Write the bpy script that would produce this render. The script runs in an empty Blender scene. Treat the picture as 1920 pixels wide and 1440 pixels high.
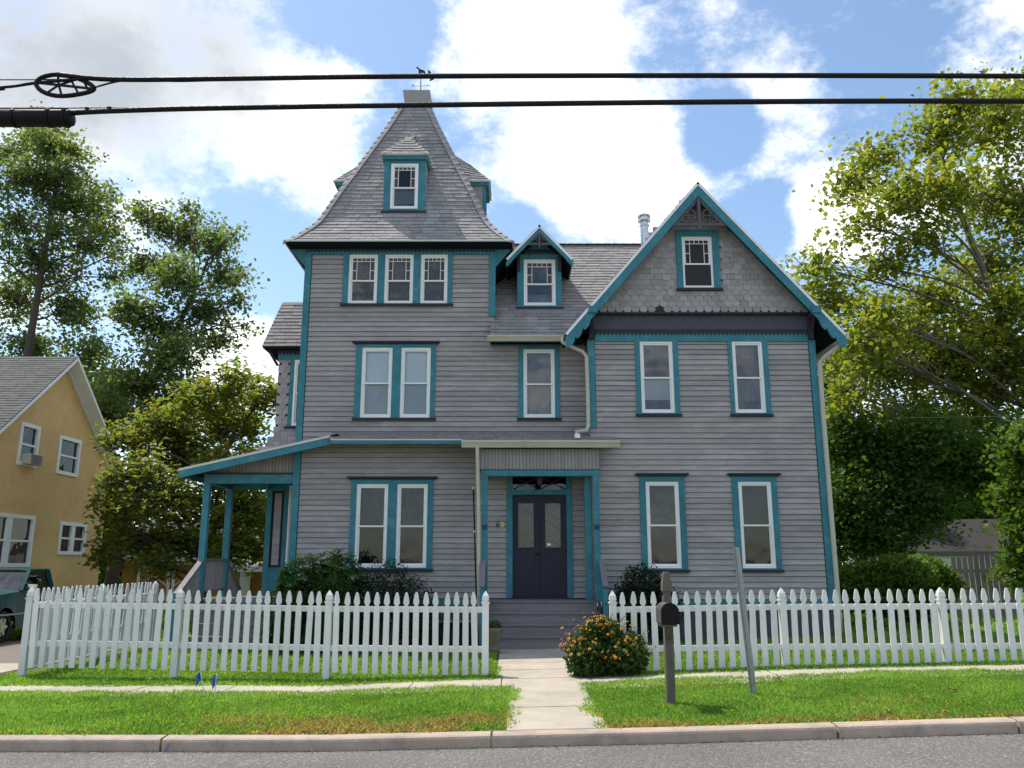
import bpy, math, random
import numpy as np
from mathutils import Vector, Matrix
R = math.radians
random.seed(7)
SC = bpy.context.scene
COL = SC.collection

# ------------------------------------------------------------------ camera
cam = bpy.data.cameras.new('camera')
cam.sensor_fit = 'HORIZONTAL'; cam.sensor_width = 36.0
cam.lens = 1553.0 / 1920.0 * 36.0
cam.clip_start = 0.1; cam.clip_end = 3000
camo = bpy.data.objects.new('camera', cam); COL.objects.link(camo)
camo.location = (0, 0, 1.70); camo.rotation_euler = (R(90 + 12.27), 0, 0)
SC.camera = camo
try:
    SC.cycles.max_bounces = 6; SC.cycles.diffuse_bounces = 3; SC.cycles.glossy_bounces = 2; SC.cycles.transmission_bounces = 4; SC.cycles.transparent_max_bounces = 6
except Exception: pass

# ------------------------------------------------------------------ sun
SUN_EL = R(63.0)
SUN_AZ = Vector((-0.77, 0.64)).normalized()          # horizontal direction towards the sun: behind the house, to the left
to_sun = Vector((SUN_AZ.x * math.cos(SUN_EL), SUN_AZ.y * math.cos(SUN_EL), math.sin(SUN_EL)))
sl = bpy.data.lights.new('sun', 'SUN'); sl.energy = 3.3; sl.angle = R(0.5); sl.color = (1.0, 0.93, 0.82)
so = bpy.data.objects.new('sun', sl); COL.objects.link(so)
so.rotation_euler = to_sun.to_track_quat('Z', 'Y').to_euler(); so.location = (-20, 30, 40)

# ------------------------------------------------------------------ exposure
vs = SC.view_settings
vs.view_transform = 'Standard'; vs.look = 'None'; vs.gamma = 1.0; vs.exposure = 0.64
try: vs.use_curve_mapping = False
except Exception: pass

# ------------------------------------------------------------------ world: clear sky with broken cumulus
W = bpy.data.worlds.new('World'); SC.world = W; W.use_nodes = True
nt = W.node_tree; nt.nodes.clear()
def N(t, **k):
    n = nt.nodes.new(t)
    for a, b in k.items(): setattr(n, a, b)
    return n
def LK(a, b): nt.links.new(a, b)
def mth(op, a, b=None, clamp=False):
    n = N('ShaderNodeMath', operation=op, use_clamp=clamp)
    for i, x in enumerate((a, b)):
        if x is None: continue
        if isinstance(x, (int, float)): n.inputs[i].default_value = x
        else: LK(x, n.inputs[i])
    return n.outputs[0]
sky = N('ShaderNodeTexSky', sky_type='NISHITA'); sky.sun_disc = False
sky.sun_elevation = SUN_EL; sky.sun_rotation = math.atan2(SUN_AZ.x, SUN_AZ.y)
sky.altitude = 50; sky.air_density = 1.0; sky.dust_density = 0.6; sky.ozone_density = 1.6
tc = N('ShaderNodeTexCoord')
def noise(scale, detail, rough, dist=0.0, off=(0, 0, 0), sz=(1, 1, 1)):
    mp = N('ShaderNodeMapping'); mp.inputs['Location'].default_value = off; mp.inputs['Scale'].default_value = sz
    LK(tc.outputs['Generated'], mp.inputs['Vector'])
    n = N('ShaderNodeTexNoise'); n.inputs['Scale'].default_value = scale; n.inputs['Detail'].default_value = detail
    n.inputs['Roughness'].default_value = rough; n.inputs['Distortion'].default_value = dist
    LK(mp.outputs[0], n.inputs['Vector']); return n.outputs['Fac']
fb = noise(5.5, 6.5, 0.70, 0.0, (3.1, 1.7, 0.4), (1, 1, 1.5))
dens = mth('MULTIPLY_ADD', fb, 1.5); dens.node.inputs[2].default_value = -0.25
def dirv(az, el):
    a, e = R(az), R(el); return (math.sin(a) * math.cos(e), math.cos(a) * math.cos(e), math.sin(e))
CLOUDS = []   # (azimuth, elevation, radius in degrees, amount)
#CLOUDS_BEGIN
CLOUDS = [(-24.3, 30.7, 10.6, 0.26), (-15.7, 27.9, 7.6, 0.24), (-32.9, 29.0, 10.0, 0.3), (-9.5, 34.9, 4.7, -0.3), (-17.4, 19.8, 7.0, -0.36), (1.7, 35.3, 9.8, 0.24), (6.8, 26.6, 9.6, 0.36), (0.8, 22.1, 4.0, -0.3), (15.4, 28.2, 4.5, -0.34), (17.6, 22.9, 4.2, -0.32), (22.8, 22.2, 5.1, 0.34), (20.3, 29.8, 5.3, 0.16), (-18.7, 13.4, 6.0, 0.32)]
#CLOUDS_END
for az, el, rad, amt in CLOUDS:
    v = N('ShaderNodeVectorMath', operation='DOT_PRODUCT'); LK(tc.outputs['Generated'], v.inputs[0]); v.inputs[1].default_value = dirv(az, el)
    q = N('ShaderNodeMapRange', interpolation_type='SMOOTHSTEP'); LK(v.outputs['Value'], q.inputs['Value'])
    q.inputs['From Min'].default_value = math.cos(R(rad)*.8); q.inputs['From Max'].default_value = 1.0; q.inputs['To Min'].default_value = 0.0; q.inputs['To Max'].default_value = amt
    dens = mth('ADD', dens, q.outputs[0])
mr = N('ShaderNodeMapRange', interpolation_type='SMOOTHSTEP'); LK(dens, mr.inputs['Value'])
mr.inputs['From Min'].default_value = 0.40; mr.inputs['From Max'].default_value = 0.84
g2 = noise(3.0, 2, 0.55, 0.0, (9.0, 2.0, 5.0))
gd = mth('ADD', mth('MULTIPLY', dens, 0.45), mth('MULTIPLY', g2, 0.9))
for az, el, rad, amt in ((-30.5, 33.5, 15.0, .34), (22.0, 38.0, 14.0, .16)):
    v = N('ShaderNodeVectorMath', operation='DOT_PRODUCT'); LK(tc.outputs['Generated'], v.inputs[0]); v.inputs[1].default_value = dirv(az, el)
    q = N('ShaderNodeMapRange', interpolation_type='SMOOTHSTEP'); LK(v.outputs['Value'], q.inputs['Value'])
    q.inputs['From Min'].default_value = math.cos(R(rad)); q.inputs['From Max'].default_value = 1.0; q.inputs['To Min'].default_value = 0.0; q.inputs['To Max'].default_value = amt
    gd = mth('ADD', gd, q.outputs[0])
gr = N('ShaderNodeMapRange', interpolation_type='SMOOTHSTEP'); LK(gd, gr.inputs['Value'])
gr.inputs['From Min'].default_value = 0.70; gr.inputs['From Max'].default_value = 1.42
cc = N('ShaderNodeMix', data_type='RGBA'); LK(gr.outputs[0], cc.inputs[0])
cc.inputs[6].default_value = (7.6, 7.55, 7.45, 1); cc.inputs[7].default_value = (2.7, 2.95, 3.3, 1)
mx = N('ShaderNodeMix', data_type='RGBA'); LK(mr.outputs[0], mx.inputs[0])
skg = N('ShaderNodeMix', data_type='RGBA', blend_type='MULTIPLY'); skg.inputs[0].default_value = 1.0
LK(sky.outputs[0], skg.inputs[6]); skg.inputs[7].default_value = (0.93, 0.96, 0.93, 1)
LK(skg.outputs[2], mx.inputs[6]); LK(cc.outputs[2], mx.inputs[7])
bg = N('ShaderNodeBackground'); bg.inputs['Strength'].default_value = 0.138; LK(mx.outputs[2], bg.inputs['Color'])
wo = N('ShaderNodeOutputWorld'); LK(bg.outputs[0], wo.inputs['Surface'])

# ------------------------------------------------------------------ materials
MATS = {}
def pmat(name, col, rough=0.7, var=0.12, scale=6.0, stretch=(1, 1, 1), rand=0.0, island=0.0, bump=0.0, bscale=None,
         col2=None, c2lo=0.5, c2hi=0.7, c2scale=None, metal=0.0, spec=0.5, attr=None, detail=6, big=0.0, bigs=0.6):
    m = bpy.data.materials.new(name); m.use_nodes = True; t = m.node_tree; n = t.nodes; l = t.links; n.clear()
    out = n.new('ShaderNodeOutputMaterial'); b = n.new('ShaderNodeBsdfPrincipled'); l.new(b.outputs[0], out.inputs['Surface'])
    b.inputs['Roughness'].default_value = rough; b.inputs['Metallic'].default_value = metal
    b.inputs['Specular IOR Level'].default_value = spec
    tcn = n.new('ShaderNodeTexCoord'); mp = n.new('ShaderNodeMapping'); mp.inputs['Scale'].default_value = stretch
    l.new(tcn.outputs['Object'], mp.inputs['Vector'])
    nz = n.new('ShaderNodeTexNoise'); nz.inputs['Scale'].default_value = scale; nz.inputs['Detail'].default_value = detail
    nz.inputs['Roughness'].default_value = 0.65
    l.new(mp.outputs[0], nz.inputs['Vector'])
    def mathn(op, a, bb):
        q = n.new('ShaderNodeMath'); q.operation = op
        for i, x in enumerate((a, bb)):
            if isinstance(x, (int, float)): q.inputs[i].default_value = x
            else: l.new(x, q.inputs[i])
        return q.outputs[0]
    f = mathn('MULTIPLY_ADD', nz.outputs['Fac'], 4 * var); f.node.inputs[2].default_value = 1 - 2 * var
    if rand:
        oi = n.new('ShaderNodeObjectInfo'); r = mathn('MULTIPLY_ADD', oi.outputs['Random'], 2 * rand); r.node.inputs[2].default_value = 1 - rand
        f = mathn('MULTIPLY', f, r)
    if island:
        ge = n.new('ShaderNodeNewGeometry'); r = mathn('MULTIPLY_ADD', ge.outputs['Random Per Island'], 2 * island); r.node.inputs[2].default_value = 1 - island
        f = mathn('MULTIPLY', f, r)
    if big:
        nbg = n.new('ShaderNodeTexNoise'); nbg.inputs['Scale'].default_value = bigs; nbg.inputs['Detail'].default_value = 4; nbg.inputs['Roughness'].default_value = 0.6
        l.new(tcn.outputs['Object'], nbg.inputs['Vector'])
        r = mathn('MULTIPLY_ADD', nbg.outputs['Fac'], 4 * big); r.node.inputs[2].default_value = 1 - 2 * big; f = mathn('MULTIPLY', f, r)
    base = None
    if attr:
        an = n.new('ShaderNodeAttribute'); an.attribute_name = attr; base = an.outputs['Color']
    if col2:
        mp2 = n.new('ShaderNodeMapping'); mp2.inputs['Scale'].default_value = stretch; mp2.inputs['Location'].default_value = (5.3, 2.1, 7.7)
        l.new(tcn.outputs['Object'], mp2.inputs['Vector'])
        n2 = n.new('ShaderNodeTexNoise'); n2.inputs['Scale'].default_value = c2scale or scale * 0.6; n2.inputs['Detail'].default_value = 8; n2.inputs['Roughness'].default_value = 0.7
        l.new(mp2.outputs[0], n2.inputs['Vector'])
        rr = n.new('ShaderNodeMapRange'); rr.inputs['From Min'].default_value = c2lo; rr.inputs['From Max'].default_value = c2hi
        l.new(n2.outputs['Fac'], rr.inputs['Value'])
        mxx = n.new('ShaderNodeMix'); mxx.data_type = 'RGBA'; l.new(rr.outputs[0], mxx.inputs[0])
        if base is not None: l.new(base, mxx.inputs[6])
        else: mxx.inputs[6].default_value = (*col, 1)
        mxx.inputs[7].default_value = (*col2, 1); base = mxx.outputs[2]
    vm = n.new('ShaderNodeVectorMath'); vm.operation = 'SCALE'
    if base is not None: l.new(base, vm.inputs[0])
    else: vm.inputs[0].default_value = col
    l.new(f, vm.inputs['Scale']); l.new(vm.outputs[0], b.inputs['Base Color'])
    if bump:
        nb = n.new('ShaderNodeTexNoise'); nb.inputs['Scale'].default_value = bscale or scale * 3; nb.inputs['Detail'].default_value = 5
        l.new(mp.outputs[0], nb.inputs['Vector'])
        bm = n.new('ShaderNodeBump'); bm.inputs['Strength'].default_value = bump; bm.inputs['Distance'].default_value = 0.02
        l.new(nb.outputs['Fac'], bm.inputs['Height']); l.new(bm.outputs[0], b.inputs['Normal'])
    MATS[name] = m; return m
def leafmat(name, cols, trans=0.45, rough=0.55, attr=False, spec=0.22):
    m = bpy.data.materials.new(name); m.use_nodes = True; t = m.node_tree; n = t.nodes; l = t.links; n.clear()
    out = n.new('ShaderNodeOutputMaterial')
    if attr:
        a = n.new('ShaderNodeAttribute'); a.attribute_name = 'Col'; c = a.outputs['Color']
    else:
        ge = n.new('ShaderNodeNewGeometry'); cr = n.new('ShaderNodeValToRGB'); l.new(ge.outputs['Random Per Island'], cr.inputs[0])
        e = cr.color_ramp.elements
        while len(e) < len(cols): e.new(0.5)
        for i, cc_ in enumerate(cols):
            e[i].position = i / (len(cols) - 1); e[i].color = (*cc_, 1)
        c = cr.outputs[0]
    if spec > .2 and not attr:
        p = n.new('ShaderNodeBsdfPrincipled'); p.inputs['Roughness'].default_value = rough; p.inputs['Specular IOR Level'].default_value = spec; l.new(c, p.inputs['Base Color'])
    else:
        p = n.new('ShaderNodeBsdfDiffuse'); l.new(c, p.inputs['Color'])
    tr = n.new('ShaderNodeBsdfTranslucent')
    vm = n.new('ShaderNodeVectorMath'); vm.operation = 'MULTIPLY'; vm.inputs[1].default_value = (2.0, 2.15, 0.85); l.new(c, vm.inputs[0]); l.new(vm.outputs[0], tr.inputs['Color'])
    ms = n.new('ShaderNodeMixShader'); ms.inputs[0].default_value = trans
    l.new(p.outputs[0], ms.inputs[1]); l.new(tr.outputs[0], ms.inputs[2]); l.new(ms.outputs[0], out.inputs['Surface'])
    MATS[name] = m; return m
def glassmat(name, tint=(0.9, 0.93, 0.95), refl=0.10):
    m = bpy.data.materials.new(name); m.use_nodes = True; t = m.node_tree; n = t.nodes; l = t.links; n.clear()
    out = n.new('ShaderNodeOutputMaterial'); tp = n.new('ShaderNodeBsdfTransparent'); tp.inputs[0].default_value = (*tint, 1)
    gl = n.new('ShaderNodeBsdfGlossy'); gl.inputs['Roughness'].default_value = 0.02
    tcn = n.new('ShaderNodeTexCoord'); nz = n.new('ShaderNodeTexNoise'); nz.inputs['Scale'].default_value = 2.5; nz.inputs['Detail'].default_value = 1
    l.new(tcn.outputs['Object'], nz.inputs['Vector']); bm = n.new('ShaderNodeBump'); bm.inputs['Strength'].default_value = 0.10; bm.inputs['Distance'].default_value = 0.05
    l.new(nz.outputs['Fac'], bm.inputs['Height']); l.new(bm.outputs[0], gl.inputs['Normal'])
    fr = n.new('ShaderNodeFresnel'); fr.inputs[0].default_value = 1.5
    ad = n.new('ShaderNodeMath'); ad.operation = 'ADD'; ad.use_clamp = True; ad.inputs[1].default_value = refl; l.new(fr.outputs[0], ad.inputs[0])
    ms = n.new('ShaderNodeMixShader'); l.new(ad.outputs[0], ms.inputs[0]); l.new(tp.outputs[0], ms.inputs[1]); l.new(gl.outputs[0], ms.inputs[2])
    l.new(ms.outputs[0], out.inputs['Surface']); MATS[name] = m; return m

pmat('siding', (0.332, 0.306, 0.300), 0.85, 0.13, 7, (0.6, 1, 4), rand=0.12, bump=0.3, bscale=14, col2=(0.46, 0.43, 0.415), c2lo=0.46, c2hi=0.76, c2scale=1.9, big=0.14, bigs=0.55, spec=0.2)
pmat('siding_back', (0.05, 0.047, 0.048), 0.95, 0.1, spec=0.1)
pmat('beadboard', (0.30, 0.28, 0.26), 0.8, 0.12, 5, (5, 1, 0.4), bump=0.3, rand=0.08)
pmat('scale', (0.335, 0.315, 0.308), 0.85, 0.12, 7, (1, 1, 3), rand=0.16, island=0.14, bump=0.3, bscale=20)
pmat('teal', (0.052, 0.205, 0.250), 0.7, 0.18, 4, (1, 1, 1), rand=0.06, bump=0.12, bscale=20, col2=(0.13, 0.29, 0.34), c2lo=0.52, c2hi=0.78, c2scale=5, spec=0.2, big=0.14, bigs=0.9)
pmat('slate_trim', (0.045, 0.041, 0.055), 0.8, 0.14, 6, bump=0.15, spec=0.2)
pmat('fret', (0.115, 0.105, 0.125), 0.8, 0.14, 6, spec=0.2)
pmat('slate_panel', (0.088, 0.090, 0.112), 0.85, 0.12, 6, bump=0.15, spec=0.15)
pmat('door_paint', (0.040, 0.038, 0.056), 0.6, 0.15, 5, spec=0.12)
pmat('white_trim', (0.86, 0.85, 0.82), 0.5, 0.05, 5)
pmat('vinyl_white', (0.72, 0.715, 0.695), 0.5, 0.08, 2.5, rand=0.09, col2=(0.50, 0.53, 0.43), c2lo=0.50, c2hi=0.85, c2scale=2.2)
pmat('cream_gutter', (0.52, 0.48, 0.38), 0.5, 0.10, 3, col2=(0.36, 0.33, 0.26), c2lo=0.55, c2hi=0.8)
pmat('drip_edge', (0.60, 0.59, 0.54), 0.5, 0.1, 3)
pmat('shingle', (0.310, 0.295, 0.288), 0.9, 0.16, 14, rand=0.13, island=0.13, bump=0.3, bscale=60, col2=(0.27, 0.255, 0.24), c2lo=0.5, c2hi=0.75, c2scale=1.5)
pmat('shingle_under', (0.10, 0.095, 0.10), 0.95, 0.1)
pmat('soffit', (0.007, 0.017, 0.021), 0.85, 0.2, 5, spec=0.1)  # near-black: the shadow under the eaves is put into the colour
pmat('grey_wood', (0.20, 0.185, 0.195), 0.8, 0.18, 5, (0.6, 4, 4), rand=0.10, bump=0.3)
pmat('weathered', (0.145, 0.125, 0.105), 0.9, 0.25, 8, (4, 4, 0.5), bump=0.5, rand=0.1, col2=(0.075, 0.075, 0.05), c2lo=0.5, c2hi=0.75)
pmat('grey_fence', (0.23, 0.19, 0.165), 0.9, 0.22, 8, (4, 4, 0.5), bump=0.4, rand=0.15)
pmat('galv', (0.33, 0.34, 0.34), 0.42, 0.15, 10, metal=0.75)
pmat('steel_flue', (0.65, 0.64, 0.62), 0.22, 0.08, 6, metal=1.0)
pmat('iron', (0.012, 0.012, 0.013), 0.5, 0.1)
pmat('black_paint', (0.006, 0.006, 0.006), 0.55, 0.2, 12, spec=0.2)
pmat('box_grey', (0.075, 0.072, 0.072), 0.5, 0.15, 12)
pmat('black_rubber', (0.006, 0.006, 0.006), 0.6, 0.15, 10, spec=0.2)
pmat('cable', (0.006, 0.006, 0.006), 0.55, 0.2, 20, bump=0.3, spec=0.25)
pmat('brass', (0.60, 0.44, 0.16), 0.35, 0.1, metal=0.8)
pmat('curtain_lace', (0.21, 0.205, 0.19), 0.9, 0.30, 22, (1, 1, 0.6), col2=(0.06, 0.06, 0.057), c2lo=0.42, c2hi=0.6, c2scale=26)
pmat('curtain', (0.075, 0.078, 0.072), 0.9, 0.3, 8, (3, 1, 0.3))
pmat('curtain_dark', (0.020, 0.021, 0.021), 0.9, 0.2, 8, (3, 1, 0.3))
pmat('shade', (0.92, 0.94, 0.95), 0.9, 0.04, 3)
pmat('shade_low', (0.46, 0.48, 0.48), 0.9, 0.08, 3)
pmat('room_dark', (0.006, 0.006, 0.008), 0.95, 0.1, spec=0.0)  # near-black sheets behind the glass, the unlit rooms' darkness painted in
pmat('plaster_yellow', (0.74, 0.465, 0.195), 0.9, 0.08, 3, bump=0.35, bscale=40, col2=(0.64, 0.40, 0.155), big=0.10, bigs=0.4, c2lo=0.48, c2hi=0.75, c2scale=0.8)
pmat('garage_orange', (0.40, 0.20, 0.05), 0.85, 0.1, 4)
pmat('yroof', (0.095, 0.098, 0.092), 0.9, 0.15, 10, rand=0.15, island=0.18)
pmat('shed_roof', (0.055, 0.050, 0.047), 0.95, 0.2, 12, spec=0.1)  # darker than the neighbour's roof grey, shade on the shed painted in
pmat('asphalt', (0.150, 0.142, 0.134), 0.95, 0.30, 30, bump=1.0, bscale=55, col2=(0.34, 0.32, 0.295), c2lo=0.53, c2hi=0.63, c2scale=38, detail=4, spec=0.2, big=0.22, bigs=0.45)
pmat('concrete', (0.40, 0.352, 0.285), 0.9, 0.10, 5, rand=0.06, bump=0.25, bscale=60, col2=(0.33, 0.29, 0.23), c2lo=0.5, c2hi=0.75, c2scale=2.0, big=0.18, bigs=1.1)
pmat('kerbstone', (0.43, 0.335, 0.265), 0.9, 0.12, 6, rand=0.05, bump=0.4, bscale=50, col2=(0.25, 0.215, 0.185), c2lo=0.5, c2hi=0.75, c2scale=3.0)
pmat('soil', (0.060, 0.105, 0.022), 0.95, 0.3, 8, bump=0.5, col2=(0.085, 0.080, 0.035), c2lo=0.55, c2hi=0.75, c2scale=3)
pmat('gravel', (0.21, 0.17, 0.14), 0.95, 0.3, 40, bump=0.8)
pmat('bark', (0.085, 0.068, 0.052), 0.95, 0.3, 9, (3, 3, 0.6), bump=0.8)
pmat('bark_pale', (0.15, 0.125, 0.10), 0.9, 0.3, 4, (1, 1, 0.6), bump=0.4, col2=(0.12, 0.10, 0.075), c2lo=0.45, c2hi=0.6, c2scale=3)
pmat('terracotta', (0.19, 0.15, 0.115), 0.9, 0.2, 8, bump=0.4)
pmat('truck_paint', (0.003, 0.052, 0.050), 0.3, 0.05, 3, spec=0.2)
pmat('tyre', (0.015, 0.015, 0.016), 0.8, 0.15)
pmat('rim', (0.55, 0.53, 0.45), 0.35, 0.1, metal=0.7)
pmat('chrome', (0.7, 0.7, 0.7), 0.2, 0.05, metal=1.0)
pmat('sign_yellow', (0.75, 0.50, 0.02), 0.5, 0.05)
pmat('flag_blue', (0.012, 0.10, 0.42), 0.5, 0.1)
pmat('wire_white', (0.75, 0.75, 0.72), 0.5, 0.05)
pmat('ac_beige', (0.50, 0.47, 0.41), 0.6, 0.08)
pmat('petal', (0.66, 0.29, 0.010), 0.6, 0.2, 5, island=0.3)
pmat('flower_eye', (0.030, 0.015, 0.008), 0.8, 0.2)
pmat('dead_leaf', (0.26, 0.11, 0.04), 0.8, 0.2, rand=0.2)
pmat('paint_blue', (0.20, 0.23, 0.32), 0.8, 0.2, 20)
pmat('stained', (0.05, 0.035, 0.030), 0.3, 0.3, 12, rand=0.4)
glassmat('glass', (0.76, 0.80, 0.82), 0.0)
glassmat('glass_up', (0.94, 0.96, 0.97), 0.02)
glassmat('car_glass', (0.30, 0.38, 0.38), 0.10)
leafmat('leaf_sycamore', [(0.095, 0.130, 0.022), (0.140, 0.170, 0.032), (0.175, 0.190, 0.042), (0.215, 0.185, 0.045)], 0.60)
leafmat('leaf_maple', [(0.078, 0.108, 0.044), (0.110, 0.140, 0.060), (0.145, 0.170, 0.080)], 0.55)
leafmat('leaf_dogwood', [(0.085, 0.128, 0.026), (0.120, 0.160, 0.036), (0.145, 0.168, 0.040), (0.175, 0.125, 0.040), (0.115, 0.155, 0.034)], 0.55)
leafmat('leaf_dark', [(0.036, 0.075, 0.014), (0.056, 0.105, 0.020), (0.085, 0.135, 0.030)], 0.45)
leafmat('leaf_hedge', [(0.040, 0.085, 0.012), (0.075, 0.130, 0.018), (0.110, 0.165, 0.025)], 0.4)
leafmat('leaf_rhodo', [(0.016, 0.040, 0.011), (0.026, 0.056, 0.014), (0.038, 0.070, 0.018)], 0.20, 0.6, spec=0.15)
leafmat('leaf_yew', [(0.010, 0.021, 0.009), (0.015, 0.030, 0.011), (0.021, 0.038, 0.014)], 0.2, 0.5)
leafmat('leaf_flower', [(0.030, 0.062, 0.014), (0.048, 0.088, 0.020), (0.070, 0.115, 0.026)], 0.35)
leafmat('leaf_needle', [(0.018, 0.040, 0.022), (0.030, 0.055, 0.030)], 0.2)
leafmat('grass', None, 0.45, 0.6, attr=True, spec=0.25)

# ------------------------------------------------------------------ object helpers
OFF = {}
def put(o, parent=None, label=None, cat=None, group=None, kind=None):
    COL.objects.link(o)
    if parent is not None: o.parent = parent
    if label: o['label'] = label
    if cat: o['category'] = cat
    if group: o['group'] = group
    if kind: o['kind'] = kind
    return o
def off(o): return OFF.get(o.name, Vector((0, 0, 0)))
def thing(name, loc, label, cat, group=None):
    o = bpy.data.objects.new(name, None); o.empty_display_size = 0.2; o.location = loc
    put(o, None, label, cat, group); OFF[o.name] = Vector(loc); return o
class MB:
    def __init__(s): s.v = []; s.f = []
    def add(s, vs, fs):
        k = len(s.v); s.v += [tuple(p) for p in vs]; s.f += [tuple(i + k for i in f) for f in fs]; return s
    def box(s, x0, x1, y0, y1, z0, z1):
        return s.add([(x0,y0,z0),(x1,y0,z0),(x1,y1,z0),(x0,y1,z0),(x0,y0,z1),(x1,y0,z1),(x1,y1,z1),(x0,y1,z1)],
                     [(0,3,2,1),(4,5,6,7),(0,1,5,4),(1,2,6,5),(2,3,7,6),(3,0,4,7)])
    def hexa(s, a): # 4 bottom + 4 top corners
        return s.add(a, [(0,3,2,1),(4,5,6,7),(0,1,5,4),(1,2,6,5),(2,3,7,6),(3,0,4,7)])
    def prism(s, poly, axis, a, b): # polygon in the plane across `axis`, extruded a..b
        n = len(poly)
        def P(p, t):
            if axis == 'y': return (p[0], t, p[1])
            if axis == 'x': return (t, p[0], p[1])
            return (p[0], p[1], t)
        return s.add([P(p, a) for p in poly] + [P(p, b) for p in poly],
                     [tuple(range(n)), tuple(range(2*n-1, n-1, -1))] + [(i, i+n, (i+1) % n + n, (i+1) % n) for i in range(n)])
    def bar(s, a, b, w, h, up=(0, 0, 1)):
        a = Vector(a); b = Vector(b); d = (b - a).normalized(); u = Vector(up); sd = d.cross(u)
        if sd.length < 1e-4: sd = d.cross(Vector((0, 1, 0)))
        sd.normalize(); u = sd.cross(d).normalized()
        c = []
        for p in (a, b):
            c += [p - sd*w/2 - u*h/2, p + sd*w/2 - u*h/2, p + sd*w/2 + u*h/2, p - sd*w/2 + u*h/2]
        return s.add(c, [(0,1,2,3),(7,6,5,4),(0,4,5,1),(1,5,6,2),(2,6,7,3),(3,7,4,0)])
    def tube(s, pts, rad, n=8, cap=True):
        pts = [Vector(p) for p in pts]; rings = []
        if isinstance(rad, (int, float)): rad = [rad] * len(pts)
        u = None
        for i, p in enumerate(pts):
            d = (pts[min(i+1, len(pts)-1)] - pts[max(i-1, 0)]).normalized()
            if u is None:
                u = d.cross(Vector((0, 0, 1)))
                if u.length < 1e-3: u = d.cross(Vector((0, 1, 0)))
            u = (u - d * u.dot(d))
            if u.length < 1e-4: u = d.orthogonal()
            u.normalize(); w = d.cross(u)
            rings.append([p + (u * math.cos(t) + w * math.sin(t)) * rad[i] for t in [2*math.pi*k/n for k in range(n)]])
        k = len(s.v)
        for r in rings: s.v += [tuple(q) for q in r]
        for i in range(len(pts) - 1):
            for j in range(n):
                s.f.append((k+i*n+j, k+i*n+(j+1) % n, k+(i+1)*n+(j+1) % n, k+(i+1)*n+j))
        if cap:
            s.f.append(tuple(k + j for j in range(n-1, -1, -1))); e = k + (len(pts)-1)*n; s.f.append(tuple(e + j for j in range(n)))
        return s
    def lathe(s, prof, cx, cy, n=16):
        k = len(s.v)
        for r, z in prof:
            for j in range(n): t = 2*math.pi*j/n; s.v.append((cx + r*math.cos(t), cy + r*math.sin(t), z))
        for i in range(len(prof)-1):
            for j in range(n): s.f.append((k+i*n+j, k+i*n+(j+1) % n, k+(i+1)*n+(j+1) % n, k+(i+1)*n+j))
        s.f.append(tuple(k + j for j in range(n-1, -1, -1))); e = k + (len(prof)-1)*n; s.f.append(tuple(e + j for j in range(n)))
        return s
    def ring(s, c, rx, rz, rt, n=24, m=6):  # torus-like ring standing in the x-z plane
        pts = [(c[0] + rx*math.cos(2*math.pi*i/n), c[1], c[2] + rz*math.sin(2*math.pi*i/n)) for i in range(n)]
        k = len(s.v)
        for i, p in enumerate(pts):
            t = 2*math.pi*i/n; d = Vector((math.cos(t), 0, math.sin(t)))
            for j in range(m):
                q = 2*math.pi*j/m; s.v.append((p[0] + d.x*rt*math.cos(q), p[1] + rt*math.sin(q), p[2] + d.z*rt*math.cos(q)))
        for i in range(n):
            for j in range(m): s.f.append((k+i*m+j, k+((i+1) % n)*m+j, k+((i+1) % n)*m+(j+1) % m, k+i*m+(j+1) % m))
        return s
    def mesh(s, name, mat, o=Vector((0, 0, 0)), smooth=False):
        me = bpy.data.meshes.new(name); me.from_pydata([(x-o.x, y-o.y, z-o.z) for x, y, z in s.v], [], s.f); me.update()
        me.materials.append(MATS[mat])
        if smooth:
            for p in me.polygons: p.use_smooth = True
        return me
    def build(s, name, mat, parent=None, label=None, cat=None, group=None, kind=None, smooth=False):
        o = Vector((0, 0, 0)) if parent is None else off(parent)
        ob = bpy.data.objects.new(name, s.mesh(name, mat, o, smooth)); put(ob, parent, label, cat, group, kind)
        OFF[ob.name] = o if parent is not None else Vector((0, 0, 0)); return ob
def inst(name, me, loc, parent, rz=0.0, scale=None):
    ob = bpy.data.objects.new(name, me); o = off(parent)
    ob.location = Vector(loc) - o; ob.rotation_euler.z = rz
    if scale: ob.scale = scale
    put(ob, parent); return ob
def npmesh(name, verts, nper, mat, parent=None, cols=None, label=None, cat=None, kind=None):
    """many separate faces of `nper` vertices"""
    o = np.array(off(parent)) if parent is not None else np.zeros(3)
    v = np.asarray(verts, dtype=np.float32).reshape(-1, 3) - o.astype(np.float32)
    nv = len(v); nf = nv // nper
    me = bpy.data.meshes.new(name); me.vertices.add(nv); me.vertices.foreach_set('co', v.ravel())
    me.loops.add(nv); me.loops.foreach_set('vertex_index', np.arange(nv, dtype=np.int32))
    me.polygons.add(nf); me.polygons.foreach_set('loop_start', np.arange(0, nv, nper, dtype=np.int32))
    me.update(calc_edges=True)
    if cols is not None:
        ca = me.color_attributes.new('Col', 'FLOAT_COLOR', 'POINT'); ca.data.foreach_set('color', np.asarray(cols, dtype=np.float32).ravel())
    me.materials.append(MATS[mat])
    ob = bpy.data.objects.new(name, me); put(ob, parent, label, cat, None, kind); OFF[ob.name] = Vector(o); return ob
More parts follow.
